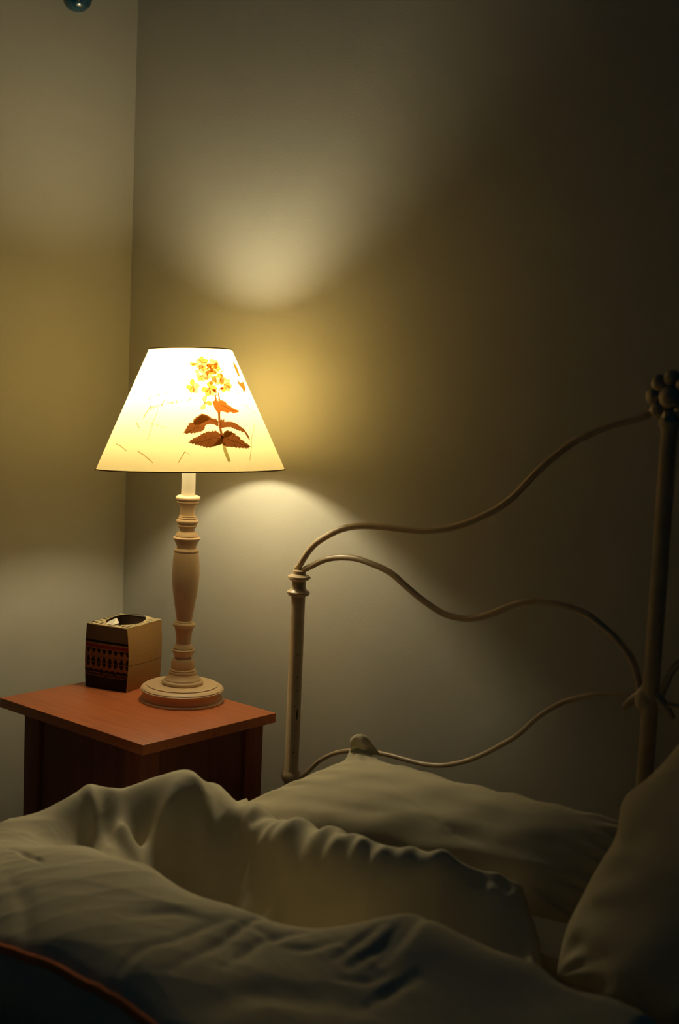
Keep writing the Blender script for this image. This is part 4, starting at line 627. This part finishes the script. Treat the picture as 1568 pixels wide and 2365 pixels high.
# ------------------------------------------------------------------ pillows
def pillow(name, corners, thick, material, seed, label, ear=None, sag=0.0, bow=0.02, nx=110, ny=80, wr=.003, rnd=0.0):
    """corners: front-left, front-right, back-right, back-left seam corners"""
    FLc, FR, BR, BLc = [Vector(c) for c in corners]
    nrm = (FR - FLc).cross(BLc - FLc).normalized()
    bm = bmesh.new()
    def P(s, t, side):
        u, v = (s + 1) / 2, (t + 1) / 2
        p = FLc * (1 - u) * (1 - v) + FR * u * (1 - v) + BR * u * v + BLc * (1 - u) * v
        # sides drawn inwards between the corners
        c = (FLc + FR + BR + BLc) / 4
        k = bow * (abs(s) ** 4 * (1 - t * t) + abs(t) ** 4 * (1 - s * s))
        dv = p - c
        p = c + dv * (1 - k / max(dv.length, .05)) * (1 - rnd * (abs(s) ** 3 * abs(t) ** 3))
        e = (max(0, 1 - abs(s) ** 2.6) * max(0, 1 - abs(t) ** 2.6)) ** .55
        h = thick * e
        g = Vector((u * 3.1, v * 2.3, seed))
        h *= 1 + .14 * noise.noise(g * 1.0) + .06 * noise.noise(g * 2.3)
        # gathers running in from the seams
        ed = min(1 - abs(s), 1 - abs(t)); al = (v if abs(s) > abs(t) else u)
        gather = wr * math.sin(al * 46 + 5 * noise.noise(Vector((al * 5, seed, 0)))) * math.exp(-((ed - .10) / .11) ** 2)
        crn = wr * 1.4 * math.sin(math.atan2(1 - abs(t), 1 - abs(s) + 1e-4) * 14) * math.exp(-((1 - abs(s)) ** 2 + (1 - abs(t)) ** 2) / .10) * min(1, ed * 12)
        wig = wr * .8 * noise.noise(Vector((u * 9, v * 7, seed + 9)))
        q = p + nrm * (side * h + (gather + crn) * min(1, ed * 8) + wig + .004 * noise.noise(Vector((al * 7, seed, 4))) )
        if sag: q.z -= sag * (1 - s * s) * (1 - t * t)
        if ear:
            es, et, vec, wd = ear
            d2 = ((s - es) / wd) ** 2 + ((t - et) / wd) ** 2
            q += Vector(vec) * math.exp(-d2)
        return q
    def grid(side):
        V = [[bm.verts.new(P(-1 + 2 * i / nx, -1 + 2 * j / ny, side)) for j in range(ny + 1)] for i in range(nx + 1)]
        for i in range(nx):
            for j in range(ny): bm.faces.new((V[i][j], V[i + 1][j], V[i + 1][j + 1], V[i][j + 1]))
    grid(1); grid(-1)
    bmesh.ops.remove_doubles(bm, verts=bm.verts, dist=.0004)
    return tag(obj(name, bm, material), label, 'pillow')

PIL_A = [(.615, -.43, .450), (1.315, -.240, .458), (1.385, -.175, .597), (.815, -.170, .580)]
pa = pillow('pillow', PIL_A, .055, M_PILLOW, 1.7, 'white pillow lying against the headboard nearest the lamp, one corner sticking up', ear=(-1, 1, (-.012, .0, .028), .10), bow=.012)
bm = bmesh.new()
n = 28
def flap(u, v, side):
    x = (u - .5) * (.050 - .016 * v) - .010 * v; z = .034 * v * (1 - .30 * (2 * u - 1) ** 2)
    y = .004 * math.sin(u * 9) * (1 - .5 * v) - .007 * math.sin(v * 2.6) + side * .0042 * (1 - (2 * u - 1) ** 4) * (1 - v ** 6) ** .5
    return Vector((x + .0018 * noise.noise(Vector((u * 4, v * 4, 2))), y, z + .002 * noise.noise(Vector((u * 5, v * 3, 7)))))
c0 = Vector((.826, -.168, .586)); rz = Matrix.Rotation(math.radians(41), 3, 'Z')
for side_ in (1, -1):
    V = [[bm.verts.new(c0 + rz @ flap(i / n, j / n, side_)) for j in range(n + 1)] for i in range(n + 1)]
    for i in range(n):
        for j in range(n): bm.faces.new((V[i][j], V[i + 1][j], V[i + 1][j + 1], V[i][j + 1]))
bmesh.ops.remove_doubles(bm, verts=bm.verts, dist=.0003)
o = obj('corner_flap', bm, M_PILLOW, pa); o['label'] = 'crumpled pillowcase corner standing up'
PIL_B = [(1.298, -.374, .415), (2.01, -.38, .42), (2.06, -.165, .84), (1.415, -.160, .805)]
pb = pillow('pillow', PIL_B, .075, M_PILLOW, 6.1, 'dim white pillow propped upright at the right edge of the bed', wr=.004, bow=.004, rnd=.10, ear=(-1, .22, (-.018, .0, .004), .16))

# ------------------------------------------------------------------ duvet
ctrl = np.array(DUVET + BACK)
extra = np.array([(.43, -.70, .41), (.43, -.86, .41), (.44, -.55, .42), (.60, -.43, .50), (1.40, -.45, .44), (1.555, -.66, .47), (1.55, -.85, .44), (1.35, -.95, .465), (.60, -.93, .475), (.78, -.935, .48), (1.2, -.93, .47)])
ctrl = np.vstack([ctrl, extra])
keep = []
for i, p in enumerate(ctrl):
    if all(np.hypot(*(p[:2] - ctrl[j][:2])) > .008 for j in keep): keep.append(i)
ctrl = ctrl[keep]
def tps(r2): return np.where(r2 > 1e-12, .5 * r2 * np.log(np.maximum(r2, 1e-12)), 0)
xy = ctrl[:, :2]; n = len(xy)
d2 = ((xy[:, None] - xy[None]) ** 2).sum(-1)
K = tps(d2) + np.eye(n) * 4e-4
Pm = np.hstack([np.ones((n, 1)), xy])
A = np.block([[K, Pm], [Pm.T, np.zeros((3, 3))]])
sol = np.linalg.solve(A, np.concatenate([ctrl[:, 2], np.zeros(3)]))
def surf(X, Y):
    q = np.stack([X, Y], -1)
    r2 = ((q[..., None, :] - xy) ** 2).sum(-1)
    return tps(r2) @ sol[:n] + sol[n] + q @ sol[n + 1:]
NU, NV = 300, 240
u = np.linspace(0, 1, NU + 1)[:, None]; v = np.linspace(0, 1, NV + 1)[None, :]
vv = v ** 1.0
# left boundary steps out past the table's front
def left_edge(y): return .605 - .170 / (1 + np.exp((y + .495) / .014))
Y0 = -.40 + (HEM_L[1][1] - .0 - -.40) * vv
XLb = left_edge(Y0)
XRb = 1.553 + 0 * vv
X = XLb + (XRb - XLb) * u
yb = np.interp(X, YB_X, YB_Y)
yf = np.interp(X, [.4, .60, .78, .943, 1.029, 1.128, 1.25, 1.56], [-.96, -.948, -.93, -.912, -.907, -.905, -.91, -.93])
Y = yb + (yf - yb) * vv
Z = surf(X, Y)
# folds
def seg_dist(X, Y, pts):
    best = np.full(X.shape, 9.0); tt = np.zeros(X.shape); L = len(pts) - 1
    for i in range(L):
        ax, ay = pts[i]; bx, by = pts[i + 1]; dx, dy = bx - ax, by - ay; l2 = dx * dx + dy * dy + 1e-12
        t = np.clip(((X - ax) * dx + (Y - ay) * dy) / l2, 0, 1)
        d = np.hypot(X - ax - t * dx, Y - ay - t * dy)
        m_ = d < best; best = np.where(m_, d, best); tt = np.where(m_, (i + t) / L, tt)
    return best, tt
for pts, w, a in FOLDS:
    d, t = seg_dist(X, Y, pts)
    Z = Z + a * np.exp(-(d / w) ** 2) * (.35 + .65 * np.sin(np.pi * np.clip(t, .06, .94)))
# fine cloth wrinkles: soft ripples across the bed, pleats behind the turned edge
rs = np.random.RandomState(4)
wrk = np.zeros_like(Z)
for k in range(16):
    an = rs.uniform(-.55, .55) + math.radians(118); fr = rs.uniform(14, 42); ph = rs.uniform(0, 6.28)
    wx = X + .02 * np.sin(Y * rs.uniform(8, 20) + rs.uniform(0, 6)); wy = Y + .02 * np.sin(X * rs.uniform(8, 20) + rs.uniform(0, 6))
    mod = np.clip(np.sin(X * rs.uniform(4, 11) + rs.uniform(0, 6)) * np.sin(Y * rs.uniform(4, 11) + rs.uniform(0, 6)), 0, 1)
    s = np.sin((wx * math.cos(an) + wy * math.sin(an)) * fr * 2 + ph)
    wrk += (1 - np.abs(s)) ** 2 * mod * .5 / (fr / 14)
Z = Z + .0042 * wrk
e = (yb - Y)
pl = np.exp(-((e - .05) / .05) ** 2) * np.clip((X - .78) / .1, 0, 1) * np.clip((1.30 - X) / .1, 0, 1)
Z = Z + .005 * pl * np.sin((X * 1.0 - Y * .8) * 150 + 3 * np.sin(X * 23)) * (.5 + .5 * np.sin(X * 31 + 1))
# edges rolled down
edge = np.minimum(np.minimum(e / .03, .55 + (Y - yf) / .04), np.minimum((X - XLb) / .05, 1 * ((XRb - X) / .03)))
rollv = np.clip(1 - edge, 0, 1)
Z = Z - .028 * rollv ** 2
Z = np.maximum(Z, .374)
# the turned-back edge bulges over the hollow below it
ov = np.exp(-((e - .036) / .026) ** 2) * np.clip((X - .72) / .12, 0, 1) * np.clip((1.24 - X) / .08, 0, 1)
Y = Y - .026 * ov
# rest on the pillows
dg = bpy.context.evaluated_depsgraph_get()
trees = []
for o in (pa, pb):
    b2 = bmesh.new(); b2.from_mesh(o.data); trees.append(BVHTree.FromBMesh(b2)); b2.free()
def rest(gap):
    for i in range(NU + 1):
        for j in range(NV + 1):
            x, y = float(X[i, j]), float(Y[i, j])
            if y > -.60:
                h = trees[0].ray_cast(Vector((x, y, 1.5)), Vector((0, 0, -1)))
                if h[0] is not None and h[0].z + gap > Z[i, j]: Z[i, j] = h[0].z + gap
def soften(n):
    global Z
    for _ in range(n):
        Zp = np.pad(Z, 1, mode='edge'); Z2 = (Zp[:-2, 1:-1] + Zp[2:, 1:-1] + Zp[1:-1, :-2] + Zp[1:-1, 2:]) / 4
        Z = np.where(Y > -.60, .75 * Z + .25 * Z2, Z)
rest(.018); soften(3); rest(.0145); soften(1)
bm = bmesh.new()
V = [[bm.verts.new((float(X[i, j]), float(Y[i, j]), float(Z[i, j]))) for j in range(NV + 1)] for i in range(NU + 1)]
for i in range(NU):
    for j in range(NV): bm.faces.new((V[i][j], V[i][j + 1], V[i + 1][j + 1], V[i + 1][j]))
# the loose sides hang down: over the bed's edge on the left, to the mattress elsewhere
rim = [(V[0][j], Vector((-1, 0, 0)), .27) for j in range(6, NV)] + [(V[0][NV], Vector((-.7, -.7, 0)), .27)]
rim += [(V[i][NV], Vector((0, -1, 0)), .27 if X[i, NV] < .64 else .374) for i in range(1, NU)]
rim += [(V[NU][NV], Vector((.7, -.7, 0)), .374)] + [(V[NU][j], Vector((1, 0, 0)), .374) for j in range(NV - 1, -1, -1)]
cols = []
for q, (v0, out, zend) in enumerate(rim):
    col_ = [v0]
    for k in range(1, 9):
        tt = k / 8; puff = .016 * math.sin(math.pi * tt) - .020 * tt
        fold = .006 * math.sin(q * .11) * tt
        col_.append(bm.verts.new(v0.co + out * (puff + fold) + Vector((0, 0, (zend - v0.co.z) * tt))))
    cols.append(col_)
for a, b in zip(cols, cols[1:]):
    for k in range(8): bm.faces.new((a[k], a[k + 1], b[k + 1], b[k]))
bmesh.ops.recalc_face_normals(bm, faces=bm.faces)
if sum(f.normal.z for f in list(bm.faces)[:500]) < 0: bmesh.ops.reverse_faces(bm, faces=bm.faces)
me = bpy.data.meshes.new('duvet'); bm.to_mesh(me); bm.free(); me.materials.append(M_LINEN)
for p in me.polygons: p.use_smooth = True
duvet = bpy.data.objects.new('duvet', me); COL.objects.link(duvet)
tag(duvet, 'rumpled white duvet heaped in folds across the bed', 'duvet')
so = duvet.modifiers.new('thickness', 'SOLIDIFY'); so.thickness = .010; so.offset = -1
hem = [(float(X[i, NV]), float(Y[i, NV]) - .001, float(Z[i, NV]) + .001) for i in range(0, NU + 1, 3)]
side = [(float(X[NU, j]) + .001, float(Y[NU, j]), float(Z[NU, j]) + .001) for j in range(NV, -1, -3)]
bm = bmesh.new(); tube(bm, hem + side, .0058, 10)
o = obj('hem_piping', bm, M_HEM, duvet); o['label'] = 'rust-orange piping along the edge of the duvet'

# ------------------------------------------------------------------ hanging ornament on the left wall
oc = Vector((.06, -.2, 1.905))
orn = thing('hanging_ornament', 'dark blue glass ornament hanging in front of the left wall', 'ornament', (oc.x, oc.y, 1.8635))
bm = bmesh.new()
prof = []
for k in range(25):
    a = math.pi * k / 24
    prof.append((.042 - .042 * math.cos(a), max(.0008, .030 * math.sin(a) ** .85 * (1 + .05 * math.cos(a)))))
lathe(bm, prof, 40)
for vv_ in bm.verts:
    nn = noise.noise(vv_.co * 90); vv_.co += Vector((vv_.co.x, vv_.co.y, 0)).normalized() * nn * .0012 if vv_.co.xy.length > 1e-4 else Vector()
obj('glass_drop', bm, M_GLASS, orn)
bm = bmesh.new(); rs = random.Random(2)
for k in range(46):
    a = rs.uniform(0, 6.28); t = rs.uniform(.15, .9) * math.pi
    z = .042 - .042 * math.cos(t); r = .030 * math.sin(t) ** .85 * (1 + .05 * math.cos(t))
    ball(bm, Vector((r * math.cos(a), r * math.sin(a), z)), rs.uniform(.0006, .0013), u=8, v=6)
o = obj('glitter_specks', bm, M_GOLD, orn); o['kind'] = 'stuff'; o['label'] = 'pale gilt specks on the blue glass'
bm = bmesh.new(); lathe(bm, [(.080, .007), (.092, .007), (.094, .003)], 20); obj('cap', bm, M_GOLD, orn, angle=40)
bm = bmesh.new(); tube(bm, [(0, 0, .093), (0, 0, .30)], .0008, 6); obj('cord', bm, M_CORD, orn)
bm = bmesh.new(); tube(bm, smooth_path([(-.060, 0, .297), (-.02, 0, .297), (-.004, 0, .294), (.002, 0, .299), (.002, 0, .306)], 6), .0018, 8); obj('wall_hook', bm, M_GOLD, orn)
